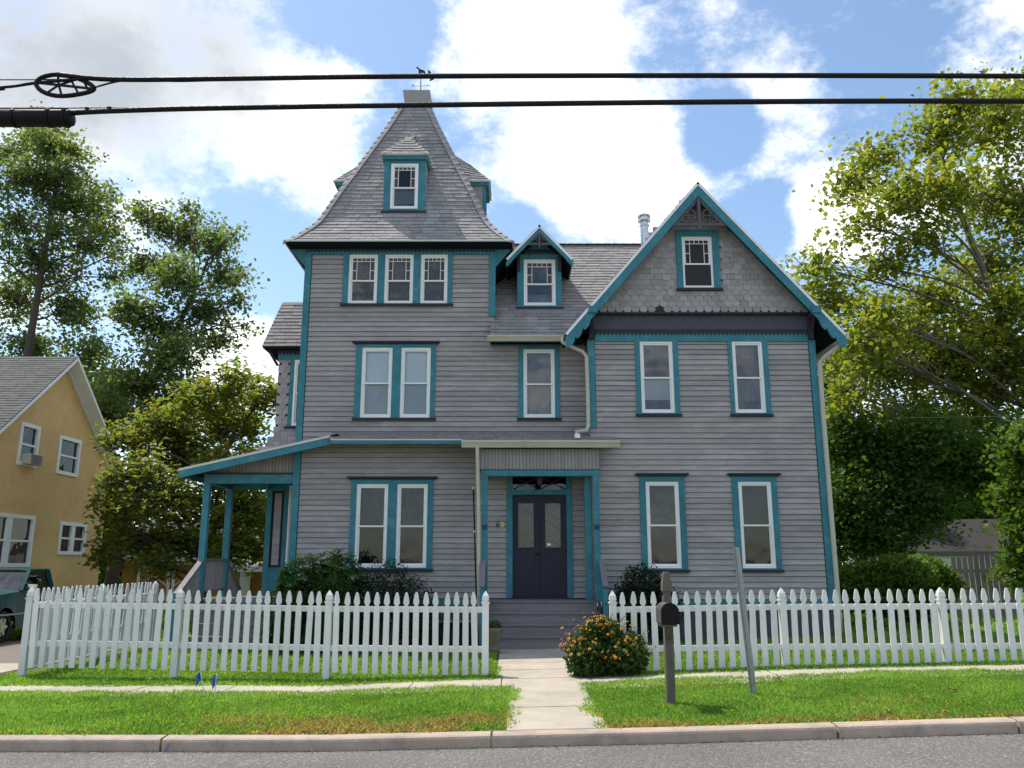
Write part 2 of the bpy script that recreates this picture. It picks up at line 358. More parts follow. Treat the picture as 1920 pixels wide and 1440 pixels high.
def text_mesh(s, size, depth, mat):
    c = bpy.data.curves.new('txt', 'FONT'); c.body = s; c.size = size; c.extrude = depth; c.align_x = 'CENTER'
    o = bpy.data.objects.new('txt', c); COL.objects.link(o); dg = bpy.context.evaluated_depsgraph_get()
    me = bpy.data.meshes.new_from_object(o.evaluated_get(dg)); bpy.data.objects.remove(o)
    me.materials.clear(); me.materials.append(MATS[mat]); me.transform(Matrix.Rotation(R(90), 4, 'X')); return me
class Pieces:
    """collects alike pieces; the `cap` largest become parts, the rest one joined part"""
    def __init__(s, name, mat, rest, cap=300): s.name = name; s.mat = mat; s.rest = rest; s.cap = cap; s.L = []
    def add(s, parent, verts, faces, w): s.L.append((w, len(s.L), parent, verts, faces))
    def emit(s, restparent):
        s.L.sort(key=lambda q: -q[0])
        for w, i, par, v, f in s.L[:s.cap]: MB().add(v, f).build(s.name, s.mat, par)
        if len(s.L) > s.cap:
            m = MB()
            for w, i, par, v, f in s.L[s.cap:]: m.add(v, f)
            m.build(s.rest, s.mat, restparent, kind='stuff')
BOXF = [(0,3,2,1),(4,5,6,7),(0,1,5,4),(1,2,6,5),(2,3,7,6),(3,0,4,7)]

# ------------------------------------------------------------------ ground
def interp(x, pts):
    return np.interp(x, [p[0] for p in pts], [p[1] for p in pts])
ZR = [(-60, -.30), (-12, -.13), (-5, -.08), (-1.9, -.08), (1.6, -.005), (5.4, .10), (12, .25), (60, .7)]
ZF = [(-60, -.05), (-12, -.05), (-7.6, -.03), (-2.8, -.03), (-.4, .05), (1.5, .09), (4, .19), (6.5, .25), (12, .33), (60, .5)]
def G(x, y):
    x = np.asarray(x, dtype=float); y = np.asarray(y, dtype=float)
    a = interp(x, ZR) + 0.112; b = interp(x, ZF)
    t = np.clip((y - 8.8) / 4.0, 0, 1); t = t*t*(3-2*t)
    return a*(1-t) + b*t
def g1(x, y): return float(G(x, y))
KY = 8.62   # kerb face
def sheet(name, xs, ys, zf, mat, parent=None, **k):
    m = MB(); nx, ny = len(xs), len(ys)
    m.v = [(x, y, float(zf(x, y))) for y in ys for x in xs]
    m.f = [(j*nx+i, j*nx+i+1, (j+1)*nx+i+1, (j+1)*nx+i) for j in range(ny-1) for i in range(nx-1)]
    return m.build(name, mat, parent, smooth=True, **k)
xs = [-400, -120, -60, -30, -20] + [round(-14 + i*0.7, 2) for i in range(41)] + [20, 30, 60, 120, 400]
sheet('road', xs, [-300, -60, -20, -5, 0, 2, 4, 6, 7.5, KY + 0.05], lambda x, y: interp(x, ZR) + 0.012*(min(0, 0) if y > 5 else 0.0), 'asphalt', kind='structure')
sheet('lawn', xs, [KY + 0.1, 9.2, 9.8, 10.4, 11, 11.6, 12.2, 12.8, 14, 16, 18, 22, 30, 45, 80, 200, 700], lambda x, y: G(x, y) - (0.0 if y > 8.8 else 0.02), 'soil', kind='structure')
kerb = bpy.data.objects.new('kerb', None); put(kerb, kind='structure'); OFF['kerb'] = Vector((0, 0, 0))
kj = [-26, -22.5, -19, -16.4, -13.2, -9.9, -6.7, -3.42, -0.2, 3.18, 4.95, 8.2, 11.5, 14.8, 18, 22, 26]
for a, b in zip(kj[:-1], kj[1:]):
    m = MB(); n = 6; gap = 0.012
    sec = [(KY, -.12), (KY, .085), (KY + .008, .105), (KY + .03, .117), (KY + .17, .122), (KY + .17, -.12)]
    for i in range(n + 1):
        x = a + gap + (b - a - 2*gap) * i / n; z = float(interp(x, ZR))
        m.v += [(x, p[0], p[1] + z) for p in sec]
    k = len(sec)
    for i in range(n): m.f += [(i*k+j, i*k+(j+1) % k, (i+1)*k+(j+1) % k, (i+1)*k+j) for j in range(k)]
    m.f += [tuple(range(k-1, -1, -1)), tuple(n*k + j for j in range(k))]
    m.build('kerb_stone', 'kerbstone', kerb)
# a painted utility mark beside the joint
m = MB(); z = float(interp(-3.34, ZR)); m.add([(-3.375, KY-.003, z+.015), (-3.345, KY-.003, z+.01), (-3.325, KY-.003, z+.075), (-3.35, KY-.003, z+.078)], [(0,1,2,3)]); m.build('paint_mark', 'paint_blue', kerb)
# sidewalk and walks: each slab its own piece
walk = bpy.data.objects.new('sidewalk', None); put(walk, kind='structure'); OFF['sidewalk'] = Vector((0, 0, 0))
def slab(par, x0, x1, y0, y1, h=0.012, nx=2):
    m = MB(); e = 0.008; top = []; bot = []
    pts = [(x0+e, y0+e), (x1-e, y0+e), (x1-e, y1-e), (x0+e, y1-e)]
    dz = random.uniform(-.003, .003)
    m.hexa([(x, y, g1(x, y) - .08) for x, y in pts] + [(x, y, g1(x, y) + h + dz) for x, y in pts]); m.build('slab', 'concrete', par)
for i in range(-14, 12):
    x0 = -0.15 + i*1.28; slab(walk, x0, x0 + 1.28, 11.55, 12.72)
fw = bpy.data.objects.new('front_walk', None); put(fw, kind='structure'); OFF['front_walk'] = Vector((0, 0, 0))
for y0, y1 in ((8.80, 10.15), (10.15, 11.55)): slab(fw, -0.06, 0.97, y0, y1, .012)
for y0, y1 in ((12.72, 13.7), (13.7, 14.6), (14.6, 15.5), (15.5, 16.9)): slab(fw, -0.24, 1.35, y0, y1, .014)
dw = sheet('driveway', [-30, -13.6, -11, -8.15], [8.75, 9.5, 10.5, 11.5, 12.5, 14, 16, 18, 20], lambda x, y: G(x, y) + 0.012 - (0 if x > -20 else .0), 'gravel', kind='structure')
ap = bpy.data.objects.new('driveway_apron', None); put(ap, kind='structure'); OFF['driveway_apron'] = Vector((0, 0, 0))
for x0, x1 in ((-14.2, -12.2), (-12.2, -10.2), (-10.2, -8.2)):
    slab(ap, x0, x1, 12.72, 14.0, .03); slab(ap, x0, x1, 14.0, 15.3, .03)

# ------------------------------------------------------------------ the grey house
T, WY = 18.60, 18.00          # front wall planes: tower and entrance bay / right wing
HB = (0.9, 18.6, 0.1)
house = thing('victorian_house', HB, 'grey clapboard house with teal trim and a tall square corner tower', 'house')
boards = Pieces('clapboard', 'siding', 'clapboards', 300)
shing = Pieces('roof_shingle', 'shingle', 'roof_shingles', 300)
scal = Pieces('scale_shingle', 'scale', 'scale_shingles', 300)

def cells(x0, x1, z0, z1, holes):
    X = sorted({x0, x1, *[c for h in holes for c in (h[0], h[1]) if x0 < c < x1]})
    Z = sorted({z0, z1, *[c for h in holes for c in (h[2], h[3]) if z0 < c < z1]})
    for a, b in zip(X[:-1], X[1:]):
        for c, d in zip(Z[:-1], Z[1:]):
            mx_, mz = (a+b)/2, (c+d)/2
            if not any(h[0] < mx_ < h[1] and h[2] < mz < h[3] for h in holes): yield a, b, c, d
def wall_front(name, x0, x1, z0, z1, y, holes):
    m = MB()
    for a, b, c, d in cells(x0, x1, z0, z1, holes): m.box(a, b, y, y + .06, c, d)
    return m.build(name, 'siding_back', house)
EXPO = 0.118
def clap(wall, x0, x1, z0, z1, y, holes, lip=0.030):
    z = z0
    while z < z1 - 0.01:
        zt = min(z + EXPO, z1)
        cuts = sorted({x0, x1, *[min(max(c, x0), x1) for h in holes if h[2] < zt and h[3] > z for c in (h[0], h[1])]})
        runs = []
        for a, b in zip(cuts[:-1], cuts[1:]):
            if b - a < 0.01: continue
            mx_ = (a+b)/2; segs = [(z, zt)]
            for h in holes:
                if h[0] < mx_ < h[1]:
                    ns = []
                    for s0, s1 in segs:
                        if h[2] >= s1 or h[3] <= s0: ns.append((s0, s1)); continue
                        if h[2] - s0 > 0.012: ns.append((s0, h[2]))
                        if s1 - h[3] > 0.012: ns.append((h[3], s1))
                    segs = ns
            for sg in segs:
                if runs and abs(runs[-1][1] - a) < 1e-6 and runs[-1][2:] == sg: runs[-1] = (runs[-1][0], b, *sg)
                else: runs.append((a, b, *sg))
        rr_ = []
        for a, b, s0, s1 in runs:
            if b - a > 2.2 and random.random() < .45:
                c_ = a + (b-a)*random.uniform(.2, .8); rr_ += [(a, c_-.002, s0, s1), (c_+.002, b, s0, s1)]
            else: rr_.append((a, b, s0, s1))
        for a, b, s0, s1 in rr_:
            if s1 == zt and zt < z1 - .01: s1 -= .008
            o0 = lip - (lip - .004) * (s0 - z) / EXPO; o1 = lip - (lip - .004) * (s1 - z) / EXPO
            j = random.uniform(-.0018, .0018); jj = random.uniform(-.0018, .0018)
            v = [(a, y - o0, s0 + j), (b, y - o0, s0 + jj), (b, y - .001, s0), (a, y - .001, s0), (a, y - o1, s1), (b, y - o1, s1), (b, y - .001, s1), (a, y - .001, s1)]
            boards.add(wall, v, BOXF, (b - a) * (s1 - s0) + (0.2 if b - a > 1 else 0))
        z += EXPO
def shingle_rows(par, lines, tw=0.30, thick=0.018, w=1.0):
    """lines: successive (left, right) points from the eave up; tabs sit between each pair"""
    for i in range(len(lines) - 1):
        L0, R0 = map(Vector, lines[i]); L1, R1 = map(Vector, lines[i+1])
        wid0 = (R0 - L0).length
        if wid0 < 0.05: continue
        ux = (R0 - L0).normalized(); up = ((L1 + R1) - (L0 + R0)) / 2
        nrm = ux.cross(up).normalized()
        x = -random.random() * tw
        while x < wid0:
            a = max(x, 0); tab = tw * random.uniform(.8, 1.15); b = min(x + tab, wid0); x += tab
            if b - a < 0.02: continue
            a += .004; b -= .004
            fa, fb_ = a / wid0, b / wid0; j = random.uniform(-.008, .006); th = thick * random.uniform(.75, 1.35)
            A0 = L0.lerp(R0, fa) + up * j; B0 = L0.lerp(R0, fb_) + up * j; A1 = L1.lerp(R1, fa); B1 = L1.lerp(R1, fb_)
            q = [A0, B0, B1, A1]
            v = [tuple(p) for p in q] + [tuple(A0 + nrm*th), tuple(B0 + nrm*th), tuple(B1 + nrm*.002), tuple(A1 + nrm*.002)]
            shing.add(par, v, BOXF, (b - a) * up.length * w)
def lines_between(bl, br, tl, tr, expo=0.135):
    bl, br, tl, tr = map(Vector, (bl, br, tl, tr)); d = ((tl + tr) - (bl + br)).length / 2; n = max(1, round(d / expo))
    return [(bl.lerp(tl, i/n), br.lerp(tr, i/n)) for i in range(n + 1)]
def caps_along(par, a, b, wid=0.24, step=0.20, nrm=(0, 0, 1), th=0.034):
    a, b = Vector(a), Vector(b); L = (b - a).length; d = (b - a).normalized(); n = max(1, round(L / step)); u = Vector(nrm)
    s = d.cross(u).normalized(); u = s.cross(d).normalized()
    for i in range(n):
        p = a + d * (L*i/n); q = a + d * (L*(i+1)/n)
        m = MB(); h = .05
        m.add([p - s*wid/2 - u*h, p + u*(th), p + s*wid/2 - u*h, q - s*wid/2 - u*h, q + u*.008, q + s*wid/2 - u*h, p - u*h*.9, q - u*h*.9],
              [(0,1,4,3),(1,2,5,4),(0,6,1),(6,2,1),(3,4,7),(7,4,5)]); m.build('hip_cap', 'shingle', par)

# ---- windows (front facing)
def curtain_sheet(x0, x1, z0, z1, y, amp=0.02, n=28, gather=0):
    m = MB(); ph = random.random()*6; fr = random.uniform(5, 8)
    for j, z in enumerate((z0, (z0+z1)/2, z1)):
        for i in range(n + 1):
            t = i / n; x = x0 + (x1-x0)*t
            m.v.append((x, y + amp*math.sin(ph + t*fr*2*math.pi + 0.4*math.sin(j+t*9)), z))
    for j in range(2):
        for i in range(n): m.f.append((j*(n+1)+i, j*(n+1)+i+1, (j+1)*(n+1)+i+1, (j+1)*(n+1)+i))
    return m
def sash_unit(win, x0, x1, z0, z1, y, queen=False, up='curtain', low='curtain', glass='glass'):
    fr = 0.05; zm = (z0+z1)/2 - (0.02 if not queen else 0.04)
    m = MB()  # outer frame
    m.box(x0, x0+fr, y-.030, y+.05, z0, z1).box(x1-fr, x1, y-.030, y+.05, z0, z1).box(x0+fr, x1-fr, y-.030, y+.05, z1-fr, z1).box(x0+fr, x1-fr, y-.030, y+.05, z0, z0+fr*1.1)
    m.build('frame', 'white_trim', win)
    s = 0.035
    for a, b, yy, nm in ((zm-.015, z1-fr, y-.008, 'upper'), (z0+fr*1.1, zm+.02, y+.022, 'lower')):
        m = MB(); X0, X1 = x0+fr, x1-fr
        m.box(X0, X0+s, yy, yy+.024, a, b).box(X1-s, X1, yy, yy+.024, a, b).box(X0+s, X1-s, yy, yy+.024, b-s, b).box(X0+s, X1-s, yy, yy+.024, a, a+s)
        gx0, gx1, gz0, gz1 = X0+s, X1-s, a+s, b-s
        if nm == 'upper' and queen:
            bw = (gx1-gx0)*.175; tz = gz1 - bw*.95; mw = .014
            m.box(gx0+bw, gx0+bw+mw, yy+.002, yy+.022, gz0, tz).box(gx1-bw-mw, gx1-bw, yy+.002, yy+.022, gz0, tz).box(gx0, gx1, yy+.003, yy+.021, tz, tz+mw)
            zc = (gz0+tz)/2
            m.box(gx0, gx0+bw, yy+.004, yy+.020, zc, zc+mw).box(gx1-bw, gx1, yy+.004, yy+.020, zc, zc+mw)
            for q in range(1, 5): xx = gx0 + (gx1-gx0)*q/5; m.box(xx-mw/2, xx+mw/2, yy+.004, yy+.020, tz+mw, gz1)
        m.build('sash', 'white_trim', win)
        py = yy + .012
        def pane(a_, b_, c_, d_, mt):
            MB().box(a_, b_, py-.002, py+.002, c_, d_).build('pane', mt, win)
        if nm == 'upper' and queen:
            pane(gx0+bw+mw, gx1-bw-mw, gz0, tz, glass)
            for q in range(5): pane(gx0+(gx1-gx0)*q/5+.008, gx0+(gx1-gx0)*(q+1)/5-.008, tz+mw, gz1, 'stained')
            for c_, d_ in ((gz0, zc), (zc+mw, tz)): pane(gx0, gx0+bw, c_, d_, 'stained'); pane(gx1-bw, gx1, c_, d_, 'stained')
        else: pane(gx0, gx1, gz0, gz1, glass)
        kind = up if nm == 'upper' else low
        if kind:
            mat_, full = kind if isinstance(kind, tuple) else (kind, 1.0)
            zz0 = gz0 if full >= 1 else gz1 - (gz1-gz0)*full
            if mat_.startswith('shade'): MB().box(gx0-.03, gx1+.03, y+.085, y+.09, zz0-.04, gz1+.04).build('shade', mat_, win)
            else: curtain_sheet(gx0-.04, gx1+.04, zz0-.05, gz1+.05, y+.12).build('curtain', mat_, win, smooth=True)
HOLES_T, HOLES_W = [], []
def window(x0, x1, z0, z1, sashes, y, holes, header=None, queen=False, up='curtain', low='curtain', glass='glass', sill=True, proud=.05, top=True):
    w = bpy.data.objects.new('window', None); put(w, house); OFF[w.name] = off(house)
    w.empty_display_size = .1
    m = MB(); xs_ = [x0] + [c for s in sashes for c in (s[0], s[1])] + [x1]
    for i in range(0, len(xs_), 2):
        if xs_[i+1]-xs_[i] > .005: m.box(xs_[i], xs_[i+1], y-proud, y+.03, z0, z1)
    for s in sashes:
        if z1 - s[3] > .005: m.box(s[0], s[1], y-proud, y+.03, s[3], z1)
        if s[2] - z0 > .005: m.box(s[0], s[1], y-proud, y+.03, z0, s[2])
    m.build('casing', 'teal', w)
    if sill: MB().box(x0-.03, x1+.03, y-.085, y+.02, z0-.055, z0).build('sill', 'slate_trim', w)
    if header:
        MB().box(x0-.05, x1+.05, y-.085, y+.0, z1, z1+.028).box(x0-.09, x1+.09, y-.125, y+.0, z1+.028, z1+.062).build('header', 'slate_trim', w)
    for i, s in enumerate(sashes):
        u_, l_ = (up[i], low[i]) if isinstance(up, list) else (up, low)
        sash_unit(w, *s, y, queen, u_, l_, glass)
        if holes is not None: holes.append(s)
    return w
# tower
window(-3.99, -1.41, 7.66, 8.90, [(-3.855, -3.175, 7.665, 8.885), (-3.005, -2.330, 7.665, 8.885), (-2.155, -1.52, 7.665, 8.885)], T, HOLES_T, queen=True, up='curtain_lace', low='curtain_lace')
window(-3.60, -1.765, 4.945, 6.68, [(-3.462, -2.76, 4.955, 6.60), (-2.558, -1.875, 4.955, 6.60)], T, HOLES_T, header=True, up='shade', low='shade_low', glass='glass_up')
window(-3.59, -1.755, 1.60, 3.55, [(-3.462, -2.76, 1.625, 3.45), (-2.558, -1.88, 1.625, 3.45)], T, HOLES_T, header=True, up='curtain', low='curtain_dark')
window(0.145, 1.095, 4.945, 6.62, [(0.262, 0.982, 4.955, 6.56)], T, HOLES_T, up='curtain', low='curtain', glass='glass_up')
# wing
window(2.755, 3.71, 4.93, 6.62, [(2.862, 3.595, 4.955, 6.59)], WY, HOLES_W, up=('curtain', .28), low=('shade_low', .62), glass='glass_up')
window(4.835, 5.72, 4.93, 6.62, [(4.925, 5.605, 4.955, 6.59)], WY, HOLES_W, up=('curtain', .28), low=('curtain', .62), glass='glass_up')
window(2.755, 3.73, 1.585, 3.56, [(2.885, 3.60, 1.615, 3.445)], WY, HOLES_W, header=True, up='curtain_lace', low='curtain_dark')
window(4.755, 5.722, 1.585, 3.56, [(4.885, 5.60, 1.615, 3.445)], WY, HOLES_W, header=True, up='curtain', low='curtain_dark')

# door opening
DOOR = (0.012, 1.208, 1.0, 3.63)
HOLES_T.append(DOOR)
wt = wall_front('wall', -4.87, -.40, 0.95, 9.05, T, HOLES_T)
wm = wall_front('wall', -.40, 1.72, 0.95, 6.72, T, HOLES_T)
ww = wall_front('wall', 1.72, 6.76, 0.95, 7.25, WY, HOLES_W)
CT = [(h[0]-.02, h[1]+.02, h[2]-.02, h[3]+.02) for h in HOLES_T]
CW = [(h[0]-.02, h[1]+.02, h[2]-.02, h[3]+.02) for h in HOLES_W]
clap(wt, -4.74, 1.70, 0.98, 6.644, T, CT)
clap(wt, -4.74, -0.41, 6.644, 7.352, T, CT)
clap(wt, -4.74, -0.54, 7.352, 8.90, T, CT)
clap(ww, 1.72, 6.64, 0.98, 4.638, WY, CW)
clap(ww, 1.86, 6.64, 4.638, 6.58, WY, CW)
# other walls of the shell
m = MB(); m.box(-4.87, -4.81, T+.06, 23.05, .95, 9.05).box(6.70, 6.76, WY+.06, 25, .95, 6.9).box(-4.87, 6.76, 25, 25.06, .95, 6.9)
m.box(-.48, -.42, T+.06, 23.05, 6.4, 9.05).box(-4.81, -.48, 22.99, 23.05, 6.4, 9.05).box(1.72, 1.78, WY+.06, T+.0, .95, 6.7)
m.prism([(WY+.1, .5), (25, .5), (25, .52), (WY+.1, .52)], 'x', -4.8, 6.7)
m.build('side_wall', 'siding', house)
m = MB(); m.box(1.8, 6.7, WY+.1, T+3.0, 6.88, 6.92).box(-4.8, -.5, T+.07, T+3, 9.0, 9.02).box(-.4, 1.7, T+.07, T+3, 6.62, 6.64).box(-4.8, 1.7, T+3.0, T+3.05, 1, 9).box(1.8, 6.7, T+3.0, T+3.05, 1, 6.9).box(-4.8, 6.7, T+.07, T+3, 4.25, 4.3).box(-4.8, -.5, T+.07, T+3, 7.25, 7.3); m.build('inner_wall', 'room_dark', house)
# skirt and foundation
MB().box(-4.90, -.62, T-.05, T+.02, .78, .97).build('water_table', 'teal', house); MB().box(1.90, 6.80, WY-.05, WY+.02, .78, .97).build('water_table', 'teal', house)
m = MB(); m.box(-4.84, 1.7, T-.01, T+.1, -.1, .80).box(1.7, 6.74, WY-.01, WY+.1, -.1, .80); m.build('foundation', 'slate_panel', house)
# corner boards
def corner(x0, x1, y, z0, z1): MB().box(x0, x1, y-.042, y+.10, z0, z1).build('corner_board', 'teal', house)
corner(-4.90, -4.755, T, .97, 8.90); corner(-.545, -.39, T, 7.36, 8.90); corner(1.695, 1.85, WY, 4.62, 6.62); corner(6.655, 6.80, WY, .97, 6.62)
# belts and friezes with a toothed lower trim
def teeth(par, x0, x1, ztop, zroot, zpt, y, mat='slate_trim', pitch=.088, th=.016):
    m = MB(); n = max(1, round((x1-x0)/pitch)); p = (x1-x0)/n
    m.box(x0, x1, y-th, y, zroot, ztop)
    for i in range(n):
        a = x0 + i*p
        m.prism([(a+.004, zroot), (a+p*.22, zroot-(zroot-zpt)*.55), (a+p*.5, zpt), (a+p*.78, zroot-(zroot-zpt)*.55), (a+p-.004, zroot)], 'y', y-th, y)
    m.build('drip_trim', mat, par)
MB().box(-4.90, -.39, T-.045, T-.001, 8.885, 9.08).build('frieze', 'teal', house); teeth(house, -4.9, -.39, 9.08, 9.01, 8.93, T-.047, 'slate_trim')
MB().box(1.86, 6.645, WY-.046, WY-.001, 6.585, 6.82).build('frieze', 'teal', house); teeth(house, 1.86, 6.645, 6.86, 6.80, 6.725, WY-.048)
MB().box(1.80, 6.70, WY-.040, WY-.001, 6.82, 7.22).build('panel', 'slate_panel', house)
MB().box(-.50, 1.68, T-.045, T-.001, 6.64, 6.80).build('frieze', 'teal', house); teeth(house, -.5, 1.68, 6.80, 6.75, 6.69, T-.047, 'slate_trim')

# ---- tower roof
TC = (-2.645, 20.825)
PROF = [(2.66, 9.06), (2.50, 9.22), (2.34, 9.42), (2.17, 9.64), (2.04, 9.86), (1.93, 10.12), (1.825, 10.40), (1.624, 10.90), (1.36, 11.50), (1.09, 12.15), (.71, 13.06), (.46, 13.72), (.37, 13.98)]
arc = [0.0]
for a, b in zip(PROF[:-1], PROF[1:]): arc.append(arc[-1] + math.hypot(b[0]-a[0], b[1]-a[1]))
def prof(s): return float(np.interp(s, arc, [p[0] for p in PROF])), float(np.interp(s, arc, [p[1] for p in PROF]))
def face_pt(k, w, z, t):  # k: face 0 front,1 right,2 back,3 left ; t in -1..1 along the face, left to right from outside
    c, s = [(1, 0), (0, 1), (-1, 0), (0, -1)][k]
    lx, ly = t*w, -w
    return (TC[0] + lx*c - ly*s, TC[1] + lx*s + ly*c, z)
troof = MB()
for k in range(4):
    for (w0, z0), (w1, z1) in zip(PROF[:-1], PROF[1:]):
        troof.add([face_pt(k, w0, z0, -1), face_pt(k, w0, z0, 1), face_pt(k, w1, z1, 1), face_pt(k, w1, z1, -1)], [(0,1,2,3)])
troof = troof.build('tower_roof', 'shingle_under', house)
nrow = 40
for k in (0, 1, 3):
    ls = []
    for i in range(nrow + 1):
        w, z = prof(arc[-1]*i/nrow); ls.append((face_pt(k, w, z, -1), face_pt(k, w, z, 1)))
    shingle_rows(troof, ls, w=1.6 if k == 0 else .5)
for k in (0, 1):
    for i in range(27):
        w, z = prof(arc[-1]*i/27); w2, z2 = prof(arc[-1]*(i+1)/27)
        nx = -1 if k == 0 else 1
        caps_along(troof, face_pt(0, w+.004, z, nx), face_pt(0, w2+.004, z2, nx), .26, .5, (nx*.6, -.6, .5))
# eave edge, soffit
m = MB(); e = 2.675
for k in range(4):
    a, b = face_pt(k, e, 9.065, -1), face_pt(k, e, 9.065, 1); m.bar(a, b, .03, .035)
m.build('drip_edge', 'drip_edge', troof)
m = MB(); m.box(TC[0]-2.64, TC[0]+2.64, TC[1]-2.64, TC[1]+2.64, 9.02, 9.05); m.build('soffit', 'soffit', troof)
# sloped coves under the corner
for sx in (-1, 1):
    x0 = TC[0] + sx*2.225
    m = MB(); m.prism([(x0, 8.55), (x0 + sx*.40, 9.02), (x0, 9.02)], 'y', T-.02, T+.05); m.build('bracket', 'teal', troof)
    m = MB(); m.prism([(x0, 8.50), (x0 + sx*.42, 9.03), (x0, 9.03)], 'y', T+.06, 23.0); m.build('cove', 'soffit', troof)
# cap and weathervane
m = MB(); m.hexa([(TC[0]-.28, TC[1]-.36, 13.96), (TC[0]+.40, TC[1]-.36, 13.96), (TC[0]+.40, TC[1]+.36, 13.96), (TC[0]-.28, TC[1]+.36, 13.96),
                  (TC[0]-.34, TC[1]-.42, 14.36), (TC[0]+.40, TC[1]-.42, 14.36), (TC[0]+.40, TC[1]+.42, 14.36), (TC[0]-.34, TC[1]+.42, 14.36)]); m.build('roof_cap', 'shingle', troof)
vane = bpy.data.objects.new('weathervane', None); put(vane, house); OFF[vane.name] = off(house)
vx, vy = -2.52, 20.6
MB().tube([(vx, vy, 14.33), (vx, vy, 15.05)], .011, 6).build('pole', 'iron', vane)
MB().tube([(vx-.17, vy, 14.60), (vx+.17, vy, 14.61)], .006, 6).tube([(vx, vy-.12, 14.60), (vx, vy+.12, 14.60)], .006, 6).lathe([(.0, 14.57), (.028, 14.60), (.0, 14.64)], vx, vy, 8).build('cross_arms', 'iron', vane)
for ch, xx in (('S', -.21), ('N', .21)): inst('letter', text_mesh(ch, .11, .004, 'iron'), (vx+xx, vy, 14.58), vane)
m = MB(); m.tube([(vx-.26, vy, 14.93), (vx+.36, vy, 14.86)], .007, 6)
m.prism([(vx-.30, 14.95), (vx-.20, 14.97), (vx-.20, 14.90)], 'y', vy-.004, vy+.004).prism([(vx+.26, 14.86), (vx+.40, 14.93), (vx+.36, 14.80), (vx+.24, 14.74)], 'y', vy-.004, vy+.004)
m.build('arrow', 'iron', vane)
m = MB(); m.prism([(vx-.14, 15.17), (vx-.11, 15.20), (vx-.03, 15.12), (vx+.09, 15.08), (vx+.12, 15.02), (vx+.10, 14.93), (vx+.08, 15.00), (vx-.02, 15.01), (vx-.05, 14.92), (vx-.07, 15.0), (vx-.07, 15.10), (vx-.12, 15.14)], 'y', vy-.005, vy+.005)
m.prism([(vx+.18, 15.10), (vx+.24, 15.07), (vx+.28, 15.0), (vx+.20, 14.98)], 'y', vy-.004, vy+.004); m.build('horse_figure', 'iron', vane)

# ---- tower roof dormers
def tdormer(rot, win=True):
    """built facing front then turned about the tower axis"""
    d = bpy.data.objects.new('roof_dormer', None); put(d, house); OFF[d.name] = off(house)
    def tr(mb):
        c, s = math.cos(rot), math.sin(rot)
        mb.v = [(TC[0] + (x-TC[0])*c - (y-TC[1])*s, TC[1] + (x-TC[0])*s + (y-TC[1])*c, z) for x, y, z in mb.v]; return mb
    x0, x1, yf, z0, z1 = -3.155, -2.135, 18.90, 10.13, 11.56; xm = (x0+x1)/2
    s0, s1 = (-2.982, -2.312)
    m = MB(); m.box(x0, s0, yf-.02, yf+.06, z0, z1).box(s1, x1, yf-.02, yf+.06, z0, z1).box(s0, s1, yf-.02, yf+.06, 11.38, z1).box(s0, s1, yf-.02, yf+.06, z0, 10.19)
    tr(m).build('face', 'teal', d)
    m = MB(); m.box(x0, x0+.05, yf+.06, 20.2, z0, z1).box(x1-.05, x1, yf+.06, 20.2, z0, z1); tr(m).build('cheek', 'siding', d)
    m = MB(); m.box(x0-.04, x1+.04, yf-.06, yf+.0, z0-.05, z0); tr(m).build('sill', 'slate_trim', d)
    e = .075; zt = 11.60
    m = MB(); m.box(x0-e+.03, x1+e-.03, yf-.10, yf+.9, zt-.12, zt-.03); tr(m).build('frieze', 'teal', d)
    m = MB(); m.box(x0-e-.02, x1+e+.02, yf-.15, yf+1.0, zt-.03, zt); tr(m).build('drip_edge', 'drip_edge', d)
    a, b = (x0-e, yf-.14, zt), (x1+e, yf-.14, zt); a2, b2 = (x0-e, yf+1.0, zt), (x1+e, yf+1.0, zt); A = (xm, yf+.45, 12.37); B = (xm, 20.05, 12.86)
    m = MB()
    for qd in ((a, b, A, A), (b, b2, A, B), (a2, a, B, A)):
        ll = lines_between(*qd, .2)
        for (L0, R0), (L1, R1) in zip(ll[:-1], ll[1:]): m.add([tuple(p - Vector((0, 0, .012))) for p in (L0, R0, R1, L1)], [(0,1,2,3)])
    tr(m).build('dormer_roof', 'shingle_under', d)
    def q(p):
        mm = MB(); mm.v = [tuple(p)]; tr(mm); return mm.v[0]
    shingle_rows(d, lines_between(q(a), q(b), q(A), q(A), .13), .26, w=1.2 if rot == 0 else .5)
    shingle_rows(d, lines_between(q(b), q(b2), q(A), q(B), .13), .26, w=.6); shingle_rows(d, lines_between(q(a2), q(a), q(B), q(A), .13), .26, w=.6)
    if rot == 0:
        caps_along(d, a, A, .20, .2, (-.5, -.6, .6)); caps_along(d, b, A, .20, .2, (.5, -.6, .6)); caps_along(d, A, B, .2, .2, (0, -.5, .8))
        w = bpy.data.objects.new('window', None); put(w, house); OFF[w.name] = off(house)
        sash_unit(w, s0, s1, 10.19, 11.38, yf-.005, True, None, ('shade_low', 1.0))
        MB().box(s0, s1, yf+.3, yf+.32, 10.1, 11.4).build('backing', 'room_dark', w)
    else:
        m = MB(); m.box(s0+.06, s1-.06, yf-.0, yf+.01, 10.25, 11.32); tr(m).build('pane', 'glass', d)
for rot in (0, R(90), R(-90)): tdormer(rot)

